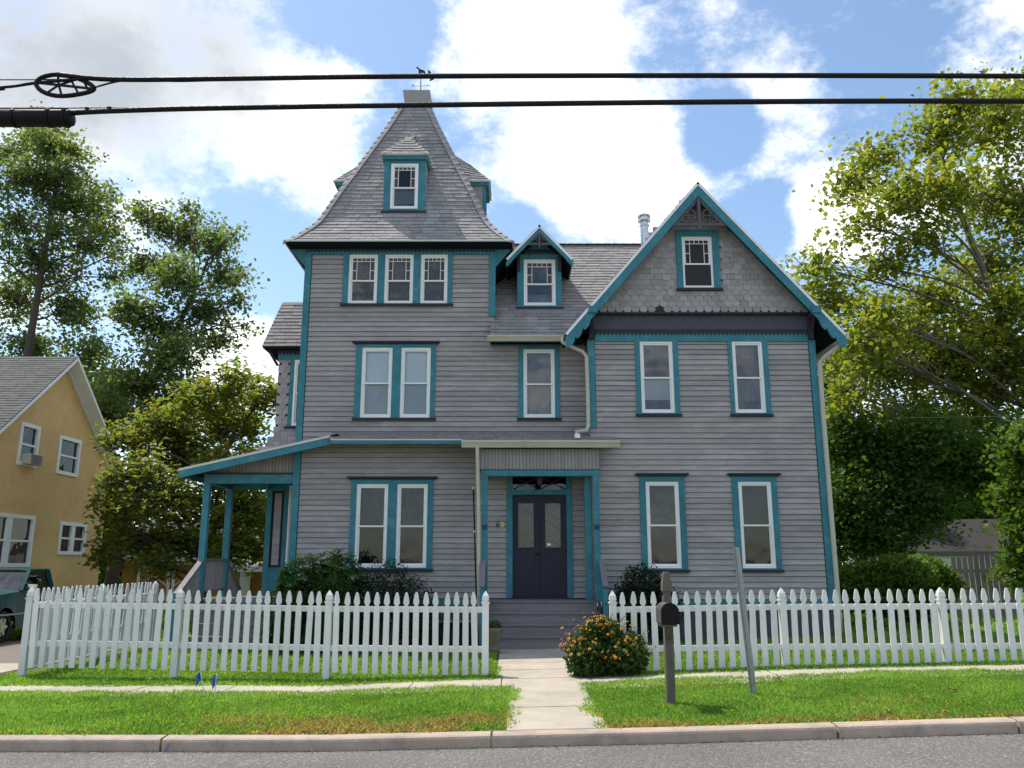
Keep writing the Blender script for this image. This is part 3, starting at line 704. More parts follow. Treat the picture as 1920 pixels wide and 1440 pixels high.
# ---- main roof between tower and wing
MP = math.tan(R(48)); ME = (18.15, 6.76); MR = (21.27, 10.225)
mz = lambda y: ME[1] + (y - ME[0]) * MP
m = MB(); m.add([(-.50, ME[0], ME[1]-.03), (4.24, ME[0]+.2, ME[1]+.19), (4.24, MR[0], MR[1]-.02), (-4.5, MR[0], MR[1]-.02), (-.5, 19.0, mz(19.0)-.03), (-4.5, 24.6, 6.5), (4.24, 24.6, 6.5), (-.42, MR[0], MR[1]-.02)], [(0,1,2,7,4),(3,2,6,5)])
mroof = m.build('main_roof', 'shingle_under', house)
n = 33; ls = []
for i in range(n + 1):
    y = ME[0] + (MR[0]-ME[0])*i/n; z = mz(y); xl = -.50 if y < T-.06 else -.40
    xr = min(4.24, 4.24 - (10.24 - z)/1.17 + .12); ls.append(((xl, y, z), (max(xr, 1.2), y, z)))
shingle_rows(mroof, ls, w=1.3)
caps_along(mroof, (-.42, MR[0], MR[1]+.02), (4.0, MR[0], MR[1]+.02), .26, .24, (0, 0, 1))
MB().box(-.50, 1.60, 18.16, T-.045, 6.67, 6.70).build('soffit', 'soffit', mroof)
# dormer in the main roof
d = bpy.data.objects.new('gable_dormer', None); put(d, house); OFF[d.name] = off(house)
dy = 18.99; dx0, dx1 = .13, 1.19; dm = .655
s = (.285, 1.045, 7.745, 8.905)
m = MB(); m.box(dx0, s[0], dy-.02, dy+.05, 7.70, 9.05).box(s[1], dx1, dy-.02, dy+.05, 7.70, 9.05).prism([(s[0], 8.905), (s[1], 8.905), (s[1], 9.05), (1.0, 9.12), (dm, 9.42), (.31, 9.12), (s[0], 9.05)], 'y', dy-.02, dy+.05)
m.box(s[0], s[1], dy-.02, dy+.05, 7.70, 7.745); m.build('face', 'teal', d)
m = MB(); m.box(dx0, dx0+.05, dy+.05, 20.2, 7.7, 9.0).box(dx1-.05, dx1, dy+.05, 20.2, 7.7, 9.0); m.build('cheek', 'siding', d)
MB().box(dx0-.04, dx1+.04, dy-.07, dy+.0, 7.64, 7.70).build('sill', 'slate_trim', d)
teeth(d, .30, 1.02, 9.16, 9.12, 9.03, dy-.022, 'slate_trim', .08)
w = bpy.data.objects.new('window', None); put(w, house); OFF[w.name] = off(house)
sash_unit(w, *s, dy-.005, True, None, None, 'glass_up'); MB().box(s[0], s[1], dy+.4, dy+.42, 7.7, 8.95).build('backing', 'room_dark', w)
def gable_roof(par, xm, zp, hw, ze, yf, yb, board=.17, th=.055, under='soffit', ridge_back=None, wgt=1.0, edge='white_trim', slopes=(1, 1)):
    for sx in (-1, 1):
        E_ = (xm + sx*hw, ze); P_ = (xm, zp); d_ = Vector((E_[0]-P_[0], 0, E_[1]-P_[1])).normalized(); nn = Vector((-d_.z, 0, d_.x)) if sx > 0 else Vector((d_.z, 0, -d_.x))
        if nn.z < 0: nn = -nn
        a0, a1 = Vector((P_[0], yf, P_[1])), Vector((E_[0], yf, E_[1]))
        yb_ = Vector((0, yb-yf, 0))
        t = nn*th
        m = MB(); m.hexa([a0-t, a1-t, a1-t+yb_, a0-t+yb_, a0, a1, a1+yb_, a0+yb_]); m.build('roof_deck', under, par)
        # white edge strip and bargeboard on the front
        f = Vector((0, -.022, 0)); st = nn*.05
        m = MB(); m.hexa([a0-st, a1-st, a1-st+f, a0-st+f, a0+nn*.006, a1+nn*.006, a1+nn*.006+f, a0+nn*.006+f]); m.build('edge_strip', edge, par)
        v0 = Vector((0, 0, -.05/abs(nn.z))); v1 = Vector((0, 0, -board/abs(nn.z)))
        f2 = Vector((0, -.010, 0)); bk = Vector((0, .03, 0))
        m = MB(); m.hexa([a0+v1+f2, a1+v1+f2, a1+v1+bk, a0+v1+bk, a0+v0+f2, a1+v0+f2, a1+v0+bk, a0+v0+bk]); m.build('bargeboard', 'teal', par)
        # scalloped tail
        L = (a1-a0).length; m = MB()
        for q in range(3):
            c0 = a0.lerp(a1, 1 - (.02+q*.055)); c1 = a0.lerp(a1, 1 - (.07+q*.055)); c = (c0+c1)/2; r = (c1-c0).length*.5
            pts = [c + v1 + d_*(-r*math.cos(k_*math.pi/8)) + Vector((0, 0, -1))*r*.8*math.sin(k_*math.pi/8) for k_ in range(9)]
            poly = [(p.x, p.z) for p in pts]
            m.prism(poly, 'y', yf-.008, yf+.025)
        m.build('scallop', 'teal', par)
        Lf = lambda t_: None
        bl, br = (a1, a1+yb_) if sx > 0 else (a1+yb_, a1)
        tl, tr_ = (a0, a0+yb_) if sx > 0 else (a0+yb_, a0)
        up_ = nn*.004
        shingle_rows(par, lines_between(bl+up_, br+up_, tl+up_, tr_+up_, .135), .32, .016, w=wgt)
gable_roof(d, dm, 9.62, .79, 8.76, 18.53, 20.6, .13, wgt=.45)
def truss(par, xm, zp, zt, hw, y, r, bw=.05):
    m = MB(); m.box(xm-bw/2, xm+bw/2, y-.03, y+.03, zt-bw*1.2, zp); m.build('king_post', 'fret', par)
    m = MB(); m.box(xm-hw, xm-bw/2, y-.025, y+.02, zt, zt+bw*.9).box(xm+bw/2, xm+hw, y-.025, y+.02, zt, zt+bw*.9); m.build('tie_beam', 'fret', par)
    for sx in (-1, 1):
        cx = xm + sx*hw*.40; cz = zt + bw + r*1.05
        m = MB(); m.ring((cx, y, cz), r, r, bw*.24, 20, 5); m.box(cx-r*.8, cx+r*.8, y-.008, y+.008, cz-bw*.14, cz+bw*.14).box(cx-bw*.14, cx+bw*.14, y-.007, y+.007, cz-r*.8, cz+r*.8)
        # scalloped web against the rake
        pl = []
        for k_ in range(11):
            t_ = k_/10; x_ = xm + sx*(bw*.6 + (hw*.96-bw*.6)*t_); z_ = zp - bw*.3 - (zp - zt - bw*1.1)*t_
            pl.append((x_, z_))
        low = [(x_ - sx*bw*.2, z_ - bw*(1.3 + 1.1*abs(math.sin(k_*1.9)))) for k_, (x_, z_) in enumerate(pl)]
        low = [(x_, max(z_, zt+bw*.9)) for x_, z_ in low]
        for k_ in range(10): m.prism([pl[k_], pl[k_+1], low[k_+1], low[k_]], 'y', y-.012, y+.010)
        m.build('fretwork', 'fret', par)
truss(d, dm, 9.44, 9.12, .36, 18.56, .085, .045)
for sx in (-1, 1):
    x = dm + sx*.50
    m = MB(); m.box(x-.035, x+.035, dy-.09, dy-.02, 8.60, 9.05).box(x-.03, x+.03, 18.56, dy-.09, 8.98, 9.05); m.build('bracket', 'slate_trim', d)

# ---- wing gable
wr = bpy.data.objects.new('wing_roof', None); put(wr, house); OFF[wr.name] = off(house)
WX, WP, WE, WH = 4.24, 10.22, 6.63, 3.07
gable_roof(wr, WX, WP, WH, WE, 17.50, 25.3, .215, .07, wgt=.35)
GY = 17.90
sl_ = (WP - WE)/WH
m = MB(); m.prism([(WX-2.52, 7.24), (WX+2.52, 7.24), (WX, 7.24 + 2.52*sl_)], 'y', GY, GY+.05); gw = m.build('gable_wall', 'siding_back', house)
MB().box(WX-2.56, WX+2.56, GY-.06, WY-.03, 7.195, 7.235).build('drip_board', 'slate_trim', house)
window(3.755, 4.735, 7.80, 9.20, [(3.885, 4.58, 7.815, 9.05)], GY, None, queen=True, up=None, low=None, glass='glass_up', proud=.06)
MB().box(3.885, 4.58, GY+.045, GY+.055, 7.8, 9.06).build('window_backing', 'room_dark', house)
# shingles of the gable: round butts below, square butts above
def scale_shape(kind, w, h):
    if kind == 'round': p = [(-w/2, h), (-w/2, w*.42)] + [(-w/2*math.cos(k*math.pi/8), w*.42*(1-math.sin(k*math.pi/8))) for k in range(1, 8)] + [(w/2, w*.42), (w/2, h)]
    else: p = [(-w/2, h), (-w/2, 0), (w/2, 0), (w/2, h)]
    return p
def add_scale(par, x, z, y, kind, w, h, wgt=1.0, rotf=None):
    p = scale_shape(kind, w, h); n = len(p); tilt = random.uniform(.015, .024)
    v = [(x+a, y - tilt*(1 - b/h) - .004, z+b) for a, b in p] + [(x+a, y+.0, z+b) for a, b in p]
    f = [tuple(range(n)), tuple(range(2*n-1, n-1, -1))] + [(i, i+n, (i+1) % n + n, (i+1) % n) for i in range(n)]
    scal.add(par, v, f, wgt)
rows = 0; z = 7.235
MISS = {(0, 5), (1, 5), (0, 9), (0, 19)}
while z < 9.75:
    half = 2.52 - (z - 7.24)/sl_ ; kind = 'round' if rows < 5 else 'square'; wd = .182; ex = .132
    n = int(half*2/wd) + 2; o = 0.5 if rows % 2 else 0.0
    for i in range(-n//2 - 1, n//2 + 2):
        x = WX + (i + o)*wd
        if abs(x-WX) > half - .02: continue
        if 3.80 < x < 4.70 and 7.72 < z < 9.10: continue
        if rows == 0 and any(abs(x-q) < .07 for q in (3.38,)): continue
        ws = wd*random.uniform(.93, .99) ; dz = random.choice((0, 0, .03)) if kind == 'square' else random.uniform(-.006, .006)
        add_scale(gw, x, z - dz, GY, kind, ws, ex + .085 + dz, 1.5)
    z += ex; rows += 1
truss(wr, WX, 9.94, 9.17, .63, 17.54, .17, .075)
for sx in (-1, 1):
    x = WX + sx*2.46
    m = MB(); m.box(x-.05, x+.05, WY-.14, WY-.046, 6.62, 7.20).box(x-.04, x+.04, 17.54, WY-.10, 7.08, 7.18); m.bar((x, WY-.12, 6.75), (x, 17.62, 7.10), .05, .05); m.build('bracket', 'slate_trim', house)
    m = MB(); m.box(x-.10, x+.10, 17.44, 17.52, 7.10, 7.26); m.build('bracket_block', 'teal', house)
# flue pipe
m = MB(); m.lathe([(.115, 9.6), (.115, 10.62), (.135, 10.63), (.135, 10.66), (.10, 10.68), (.10, 10.76), (.175, 10.77), (.175, 10.83), (.13, 10.85), (.13, 10.89), (.18, 10.90), (.17, 10.94), (.02, 10.96)], 3.58, 21, 20); m.build('flue_pipe', 'steel_flue', house, smooth=False)

# ---- gutters and downspouts
def gutter(x0, x1, y, z, h=.115, d_=.12):
    sec = [(y, z-h), (y-d_*.55, z-h), (y-d_*.75, z-h*.6), (y-d_, z-h*.25), (y-d_, z), (y-d_+.012, z), (y-d_+.012, z-h*.22), (y-d_*.70, z-h*.55), (y-d_*.5, z-h+.012), (y-.0, z-h+.012)]
    m = MB(); m.prism(sec, 'x', x0, x1); m.prism(sec[:5] + [(y, z)], 'x', x0-.004, x0+.002).prism(sec[:5] + [(y, z)], 'x', x1-.002, x1+.004); m.build('gutter', 'cream_gutter', house)
gutter(-.56, 1.17, ME[0]+.02, ME[1]+.0, .125, .13)
gutter(-1.07, 2.29, 17.53, 4.27, .15, .13)
def spout(pts, w=.062): MB().tube(pts, w*.72, 8).build('downspout', 'cream_gutter', house, smooth=True)
spout([(1.13, 18.08, 6.72), (1.14, 18.06, 6.60), (1.30, 17.98, 6.48), (1.58, 17.93, 6.34), (1.66, 17.92, 6.22), (1.675, 17.92, 5.4), (1.675, 17.92, 4.66), (1.62, 17.86, 4.55), (1.40, 17.76, 4.50), (1.40, 17.56, 4.36)])
MB().box(1.345, 1.455, 17.52, 17.72, 4.33, 4.42).build('spout_shoe', 'white_trim', house)
gutter_r = MB().box(7.26, 7.40, 17.52, 25.2, 6.52, 6.66).build('gutter', 'cream_gutter', house)
spout([(7.32, 17.60, 6.54), (7.28, 17.62, 6.46), (6.95, 17.88, 6.20), (6.855, 17.93, 6.08), (6.84, 17.94, 5), (6.84, 17.94, .6), (6.84, 17.94, .3)], .075)
spout([(-.74, 17.47, 4.14), (-.735, 17.50, 4.0), (-.70, 17.56, 2.6), (-.68, 17.58, .9), (-.68, 17.58, .2)], .055)
MB().box(6.80, 6.92, 18.2, 18.4, 1.25, 1.65).build('meter_box', 'cream_gutter', house)

# ---- porch roof, hood and side porch
m = MB(); m.hexa([(-1.06, 17.50, 4.22), (2.28, 17.50, 4.22), (2.28, 18.60, 4.56), (-1.06, 18.60, 4.56), (-1.06, 17.50, 4.26), (2.28, 17.50, 4.26), (2.28, 18.60, 4.61), (-1.06, 18.60, 4.61)])
pr = m.build('porch_roof', 'soffit', house)
shingle_rows(pr, lines_between((-1.06, 17.48, 4.262), (2.28, 17.48, 4.262), (-1.06, 18.60, 4.612), (2.28, 18.60, 4.612), .13), .3, w=.6)
m = MB(); m.hexa([(-4.0, 17.98, 4.34), (-1.06, 17.98, 4.34), (-1.06, 18.6, 4.57), (-4.0, 18.6, 4.57), (-4.0, 17.98, 4.38), (-1.06, 17.98, 4.38), (-1.06, 18.6, 4.61), (-4.0, 18.6, 4.61)])
hd = m.build('hood_roof', 'soffit', house)
shingle_rows(hd, lines_between((-4.05, 17.96, 4.382), (-1.06, 17.96, 4.382), (-4.05, 18.60, 4.612), (-1.06, 18.60, 4.612), .13), .3, w=.6)
m = MB(); m.box(-3.95, -1.10, 17.955, 17.985, 4.27, 4.345).build('fascia', 'teal', hd); MB().box(-3.97, -1.08, 17.945, 17.975, 4.345, 4.375).build('drip_edge', 'drip_edge', hd)
# side porch roof: falls to the left
pz = lambda x: 4.52 + (x + 3.85)*(4.52-3.74)/(7.30-3.85)
m = MB()
def slabx(x0, x1, y0, y1, t0=-.05, t1=0.0): m.hexa([(x0, y0, pz(x0)+t0), (x1, y0, pz(x1)+t0), (x1, y1, pz(x1)+t0), (x0, y1, pz(x0)+t0), (x0, y0, pz(x0)+t1), (x1, y0, pz(x1)+t1), (x1, y1, pz(x1)+t1), (x0, y1, pz(x0)+t1)])
slabx(-7.30, -3.85, 18.16, 18.58); slabx(-7.30, -4.90, 18.58, 20.6); sp = m.build('side_porch_roof', 'soffit', house)
m = MB(); slabx(-7.31, -4.02, 18.12, 18.16, -.045, .006); m.build('drip_edge', 'drip_edge', sp)
m = MB(); slabx(-7.30, -3.95, 18.135, 18.17, -.20, -.045); m.build('fascia', 'teal', sp)
m = MB(); slabx(-7.32, -7.29, 18.16, 20.6, -.16, .01); m.build('fascia', 'teal', sp)
shingle_rows(sp, lines_between((-7.30, 20.6, pz(-7.3)+.003), (-7.30, 18.14, pz(-7.3)+.003), (-4.9, 20.6, pz(-4.9)+.003), (-4.9, 18.14, pz(-4.9)+.003), .135), .3, w=.4)
shingle_rows(sp, lines_between((-4.9, 18.58, pz(-4.9)+.003), (-4.9, 18.14, pz(-4.9)+.003), (-3.86, 18.58, pz(-3.86)+.003), (-3.86, 18.14, pz(-3.86)+.003), .135), .3, w=.4)
# beadboard infill panels
def bead(par, x0, x1, y, zlo, zhi, pitch=.075):
    n = round((x1-x0)/pitch); p = (x1-x0)/n
    for i in range(n):
        a = x0+i*p+.004; b = x0+(i+1)*p-.004; t0, t1 = zhi(a), zhi(b)
        if min(t0, t1) < zlo+.01: continue
        MB().hexa([(a, y-.014, zlo), (b, y-.014, zlo), (b, y, zlo), (a, y, zlo), (a, y-.014, t0), (b, y-.014, t1), (b, y, t1), (a, y, t0)]).build('bead', 'beadboard', par)
bp = MB().prism([(-6.92, 3.71), (-4.90, 3.71), (-4.90, pz(-4.9)-.06), (-6.92, pz(-6.92)-.06)], 'y', 18.70, 18.72).build('gable_panel', 'siding_back', house)
bead(bp, -6.9, -4.9, 18.70, 3.71, lambda x: pz(x)-.06)
ep = MB().box(-.66, 1.87, 17.72, 17.74, 3.68, 4.12).build('entry_panel', 'siding_back', house)
bead(ep, -.66, 1.87, 17.72, 3.68, lambda x: 4.12)
m = MB(); m.box(-.70, -.64, 17.74, T-.03, 3.68, 4.3).build('entry_panel', 'beadboard', house)
MB().box(-.68, 1.89, 17.685, 17.76, 3.655, 3.68).build('trim_strip', 'slate_trim', house)
MB().box(-.66, 1.87, 17.64, 17.78, 3.535, 3.655).box(-.66, -.54, 17.78, T-.03, 3.535, 3.655).build('beam', 'teal', house)
MB().box(-.64, 1.85, 17.78, T-.03, 3.66, 3.675).build('porch_ceiling', 'beadboard', house)
for x in (-.575, 1.785): MB().box(x-.065, x+.065, 17.645, 17.775, .95, 3.535).build('post', 'teal', house)
MB().box(1.56, 1.69, 17.9, 17.99, .95, 3.535).build('pilaster', 'teal', house)
for x in (-.575, 1.785):
    m = MB()
    for s in (-1, 1): m.prism([(x, 2.47), (x+s*.045, 2.53), (x+s*.04, 2.43), (x+s*.018, 2.40)], 'y', 17.62, 17.64)
    m.build('butterfly_ornament', 'iron', house)
# entrance: floor, steps, rails
FZ = .955
for i in range(10): MB().box(-.62 + 0*i, 1.84, 17.70+i*.09, 17.70+i*.09+.084, FZ-.03, FZ).build('floor_board', 'grey_wood', house)
gz = .11; rise = (FZ-gz)/4
for i in range(3):
    y0 = 16.90 + .28*i; zt = gz + rise*(i+1)
    MB().box(-.50, 1.78, y0-.042, y0+.135, zt-.035, zt).build('tread', 'grey_wood', house); MB().box(-.50, 1.78, y0+.142, y0+.285, zt-.035, zt).build('tread', 'grey_wood', house)
    MB().box(-.48, 1.76, y0, y0+.022, gz-.1 if i == 0 else zt-rise, zt-.036).build('riser', 'grey_wood', house)
MB().box(-.48, 1.76, 17.735, 17.757, FZ-rise, FZ-.031).build('riser', 'grey_wood', house)
for x in (-.54, 1.80): MB().prism([(16.92, .0), (17.75, .0), (17.75, FZ-.03), (17.47, FZ-.03), (17.47, FZ-rise), (17.19, FZ-rise), (17.19, FZ-2*rise), (16.92, FZ-2*rise)], 'x', x-.02, x+.02).build('stringer', 'slate_panel', house)
for x in (-.60, 1.86):
    MB().box(x-.045, x+.045, 16.98, 17.07, .1, 1.22).build('newel', 'teal', house)
    m = MB(); m.bar((x, 17.68, 1.80), (x, 16.92, 1.26), .11, .035); m.build('handrail', 'grey_wood', house)
    for k in range(5):
        y = 17.12 + k*.115; zz = 1.26 + (y-16.92)*.71
        MB().box(x-.016, x+.016, y-.016, y+.016, .45+(y-16.98)*.6, zz).build('baluster', 'teal', house)
# door
dr = bpy.data.objects.new('double_door', None); put(dr, house); OFF[dr.name] = off(house)
m = MB(); m.box(-.12, .012, T-.05, T+.05, 1.0, 3.66).box(1.208, 1.335, T-.05, T+.05, 1.0, 3.66).box(.012, 1.208, T-.05, T+.05, 3.21, 3.32); m.build('door_casing', 'teal', dr)
MB().box(.012, 1.208, T-.06, T+.08, .955, 1.0).build('threshold', 'slate_trim', dr)
m = MB(); m.box(.012, 1.208, T+.03, T+.04, 3.32, 3.64); m.build('transom_pane', 'glass', dr)
m = MB(); 
for a, b in ((.03, .60), (.62, 1.19)): m.bar((a, T+.02, 3.34), (b, T+.02, 3.62), .02, .03, (0, 1, 0)); m.bar((a, T+.021, 3.62), (b, T+.021, 3.34), .02, .03, (0, 1, 0))
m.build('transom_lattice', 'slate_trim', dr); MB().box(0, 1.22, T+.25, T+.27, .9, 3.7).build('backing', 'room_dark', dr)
for i, (a, b) in enumerate(((.016, .607), (.613, 1.204))):
    lf = bpy.data.objects.new('door_leaf', None); lf.empty_display_size = .1
    y = T+.012; zz0, zz1 = 1.005, 3.205; gx0, gx1 = a+.125, b-.125; gz0_, gz1_ = 2.06, 3.03; px0, px1, pz0, pz1 = a+.13, b-.13, 1.28, 1.72
    m = MB()
    for c0, c1, c2, c3 in cells(a, b, zz0, zz1, [(gx0, gx1, gz0_, gz1_)]): m.box(c0, c1, y, y+.045, c2, c3)
    lf = m.build('door_leaf', 'door_paint', dr)
    cx, cz, hx, hz = (px0+px1)/2, (pz0+pz1)/2, (px1-px0)/2, (pz1-pz0)/2
    oct_ = [(cx+sx*hx*u, cz+sz*hz*v_) for sx, sz, u, v_ in ((-1,-1,.6,1),(1,-1,.6,1),(1,-1,1,.75),(1,1,1,.75),(1,1,.6,1),(-1,1,.6,1),(-1,1,1,.75),(-1,-1,1,.75))]
    for sc_, dp in ((1.0, .014), (.72, .024)):
        MB().prism([(cx+(x-cx)*sc_, cz+(zq-cz)*sc_) for x, zq in oct_], 'y', y-dp, y).build('door_panel', 'slate_trim' if sc_ == 1 else 'door_paint', dr)
    MB().box(gx0, gx1, y+.018, y+.024, gz0_, gz1_).build('pane', 'glass', dr)
    curtain_sheet(gx0-.02, gx1+.02, gz0_-.02, gz1_+.02, y+.07, .012).build('curtain', 'curtain_lace', dr, smooth=True)
    m = MB(); m.box(gx0-.025, gx0, y-.012, y, gz0_-.025, gz1_+.025).box(gx1, gx1+.025, y-.012, y, gz0_-.025, gz1_+.025).box(gx0, gx1, y-.012, y, gz0_-.025, gz0_).box(gx0, gx1, y-.012, y, gz1_, gz1_+.025); m.build('glazing_bead', 'slate_trim', dr)
MB().box(.68+.09, .68+.18, T+.026, T+.029, 2.10, 2.15).build('notice', 'white_trim', dr)
m = MB(); m.box(.525, .575, T-.004, T+.012, 1.80, 2.05).lathe([(.0, 1.89), (.03, 1.90), (.035, 1.92), (.0, 1.95)], .55, T-.04, 10); m.build('lock', 'iron', dr)
for ch, x, mt in (('6', -.315, 'iron'), ('8', -.215, 'brass')): inst('house_number', text_mesh(ch, .17, .006, mt), (x, T-.035, 2.50), house)
# hanging lantern
m = MB(); m.tube([(.60, 17.95, 3.66), (.60, 17.95, 3.60)], .006, 5).lathe([(.01, 3.60), (.07, 3.55), (.075, 3.53), (.055, 3.38), (.02, 3.34), (.0, 3.32)], .60, 17.95, 8); m.build('lantern', 'iron', house)

# ---- side porch structure
MB().box(-6.92, -4.905, 18.63, 18.78, 3.47, 3.67).box(-6.92, -6.77, 18.78, 20.3, 3.47, 3.67).box(-6.77, -5.9, 20.16, 20.3, 3.47, 3.67).build('beam', 'teal', house)
MB().box(-6.94, -4.90, 18.61, 18.80, 3.67, 3.71).build('trim_strip', 'slate_trim', house)
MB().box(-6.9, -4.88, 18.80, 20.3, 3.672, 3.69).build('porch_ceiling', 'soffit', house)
for x, y in ((-6.845, 18.70), (-6.845, 20.22)): MB().box(x-.07, x+.07, y-.07, y+.07, .95, 3.47).build('post', 'teal', house)
for i in range(18): MB().box(-6.95, -4.88, 18.62+i*.095, 18.62+i*.095+.089, FZ-.03, FZ).build('floor_board', 'grey_wood', house)
for i in range(3):
    y0 = 17.78+.28*i; zt = .0 + .24*(i+1)
    MB().box(-6.72, -5.0, y0-.02, y0+.28, zt-.035, zt).build('tread', 'grey_wood', house); MB().box(-6.70, -5.02, y0+.003, y0+.02, zt-.24, zt-.036).build('riser', 'grey_wood', house)
MB().box(-6.70, -5.02, 18.62, 18.64, .60, FZ-.031).build('riser', 'grey_wood', house)
m = MB(); m.box(-6.95, -6.70, 18.66, 20.3, -.1, .92).build('porch_skirt', 'slate_panel', house)
for ya, yb, za, zb in ((18.70, 17.40, 1.80, 1.10), (20.25, 21.35, 1.80, 1.10)):
    MB().bar((-6.845, ya, za), (-6.845, yb, zb), .12, .04).build('handrail', 'grey_wood', house)
    s = 1 if yb > ya else -1
    MB().box(-6.89, -6.80, yb-.05, yb+.05, 0, zb).build('newel', 'teal', house)
    for k in range(1, 10):
        t = k/10; y = ya+(yb-ya)*t; zz = za+(zb-za)*t
        MB().box(-6.861, -6.829, y-.016, y+.016, zz-.78, zz-.02).build('baluster', 'grey_wood', house)
MB().bar((-6.845, 18.77, 1.80), (-6.845, 20.15, 1.80), .11, .04).bar((-6.845, 18.77, 1.12), (-6.845, 20.15, 1.12), .05, .05).build('handrail', 'grey_wood', house)
for k in range(11): y = 18.86+k*.12; MB().box(-6.861, -6.829, y-.016, y+.016, 1.14, 1.78).build('baluster', 'grey_wood', house)

# ---- side bay
BY = 20.40
m = MB(); m.box(-5.90, -4.87, BY, 22.4, 0, 7.05); bw_ = m.build('bay_wall', 'siding_back', house)
# upper bay: window, scales, frieze and roof
MB().box(-5.60, -5.48, BY-.05, BY, 5.05, 6.75).box(-5.60, -4.9, BY-.05, BY, 6.75, 7.0).box(-5.92, -5.60, BY-.05, BY, 6.75, 7.0).build('bay_casing', 'teal', house)
teeth(house, -5.92, -4.9, 7.05, 6.96, 6.86, BY-.052, 'slate_trim', .09)
w = bpy.data.objects.new('window', None); put(w, house); OFF[w.name] = off(house); sash_unit(w, -5.48, -4.90, 5.06, 6.74, BY-.06, False, None, 'curtain_dark')
MB().box(-5.66, -4.9, BY-.09, BY, 4.99, 5.045).build('sill', 'slate_trim', house)
rows = 0; z = 4.30
while z < 6.72:
    fl = max(0, (4.95 - z))**1.5*.55
    for i in range(-1, 9):
        x = -5.91 - fl + (i + .5 + (.5 if rows % 2 else 0))*.165
        if x > -4.95 or (x > -5.62 and z > 4.97) or x - .08 < -5.93 - fl: continue
        add_scale(bw_, x, z, BY - fl*.9 - .01, 'round', .16, .215, .7)
    z += .132; rows += 1
m = MB(); m.prism([(-5.90, 4.95), (-5.96, 4.7), (-6.10, 4.45), (-6.28, 4.30), (-4.9, 4.30), (-4.9, 4.95)], 'y', BY-.004, BY+2.0); m.build('bay_flare', 'siding', house)
# lower bay: pilasters, panel, window
MB().box(-5.98, -5.85, BY-.06, BY+.1, .95, 3.65).box(-5.56, -5.46, BY-.055, BY, .95, 3.65).box(-5.85, -5.56, BY-.05, BY, .95, 1.62).box(-5.85, -5.56, BY-.05, BY, 3.45, 3.65).build('bay_casing', 'teal', house)
MB().box(-5.83, -5.58, BY-.02, BY-.001, 1.62, 3.45).build('bay_panel', 'slate_trim', house); MB().box(-5.79, -5.62, BY-.04, BY-.02, 1.68, 3.39).build('bay_panel', 'siding', house)
w = bpy.data.objects.new('window', None); put(w, house); OFF[w.name] = off(house); sash_unit(w, -5.44, -4.92, 1.65, 3.58, BY-.06, False, 'curtain_dark', 'curtain_dark')
# bay roof
m = MB(); A_ = [(-6.26, 20.05, 7.03), (-4.7, 20.05, 7.03), (-4.7, 20.95, 8.47), (-6.07, 20.95, 8.47), (-6.26, 21.9, 7.03), (-4.7, 21.9, 7.03)]
m.add(A_, [(0,1,2,3),(3,2,5,4),(0,3,4),(0,4,5,1)]); br_ = m.build('bay_roof', 'shingle_under', house)
shingle_rows(br_, lines_between(A_[0], A_[1], A_[3], A_[2], .135), .3, w=1.2)
MB().box(-6.24, -4.9, 20.06, 21.8, 6.985, 7.025).build('soffit', 'soffit', br_); MB().bar((-5.92, BY-.03, 6.60), (-6.14, 20.25, 6.98), .05, .06).build('bracket', 'slate_trim', br_)

boards.emit(wt); shing.emit(troof); scal.emit(gw)

# ------------------------------------------------------------------ picket fence
def picket_mesh(w=.089, h=1.20, t=.022):
    hw = w/2; p = [(-hw, 0), (hw, 0), (hw, h-.235), (hw*.55, h-.215), (hw*.55, h-.195), (hw, h-.165), (hw*.98, h-.13), (hw*.72, h-.06), (hw*.40, h-.012), (hw*.2, h), (-hw*.2, h), (-hw*.40, h-.012), (-hw*.72, h-.06), (-hw*.98, h-.13), (-hw, h-.165), (-hw*.55, h-.195), (-hw*.55, h-.215), (-hw, h-.235)]
    m = MB(); n = len(p)
    m.v = [(a, -t/2, b) for a, b in p] + [(a, t/2, b) for a, b in p]
    m.f = [(0, 1, 2, 17), (17, 2, 3, 16), (16, 3, 4, 15), (15, 4, 5, 14), (14, 5, 6, 13), (13, 6, 7, 12), (12, 7, 8, 11), (11, 8, 9, 10)]
    m.f += [tuple(i + n for i in reversed(f)) for f in m.f[:8]] + [(i, i+n, (i+1) % n + n, (i+1) % n) for i in range(n)]
    return m.mesh('picket', 'vinyl_white')
def post_mesh(h, w=.10):
    m = MB(); a = w/2; m.box(-a, a, -a, a, -.25, h-.19); b = a+.012; m.box(-b, b, -b, b, h-.19, h-.165)
    k = len(m.v)
    for q, z in ((a*.72, h-.165), (a*1.08, h-.13), (a*.9, h-.07), (a*.12, h)): m.v += [(-q,-q,z),(q,-q,z),(q,q,z),(-q,q,z)]
    for i in range(3): m.f += [(k+i*4+j, k+i*4+(j+1) % 4, k+i*4+4+(j+1) % 4, k+i*4+4+j) for j in range(4)]
    m.f.append((k+12, k+13, k+14, k+15)); return m.mesh('post', 'vinyl_white')
PKM = picket_mesh()
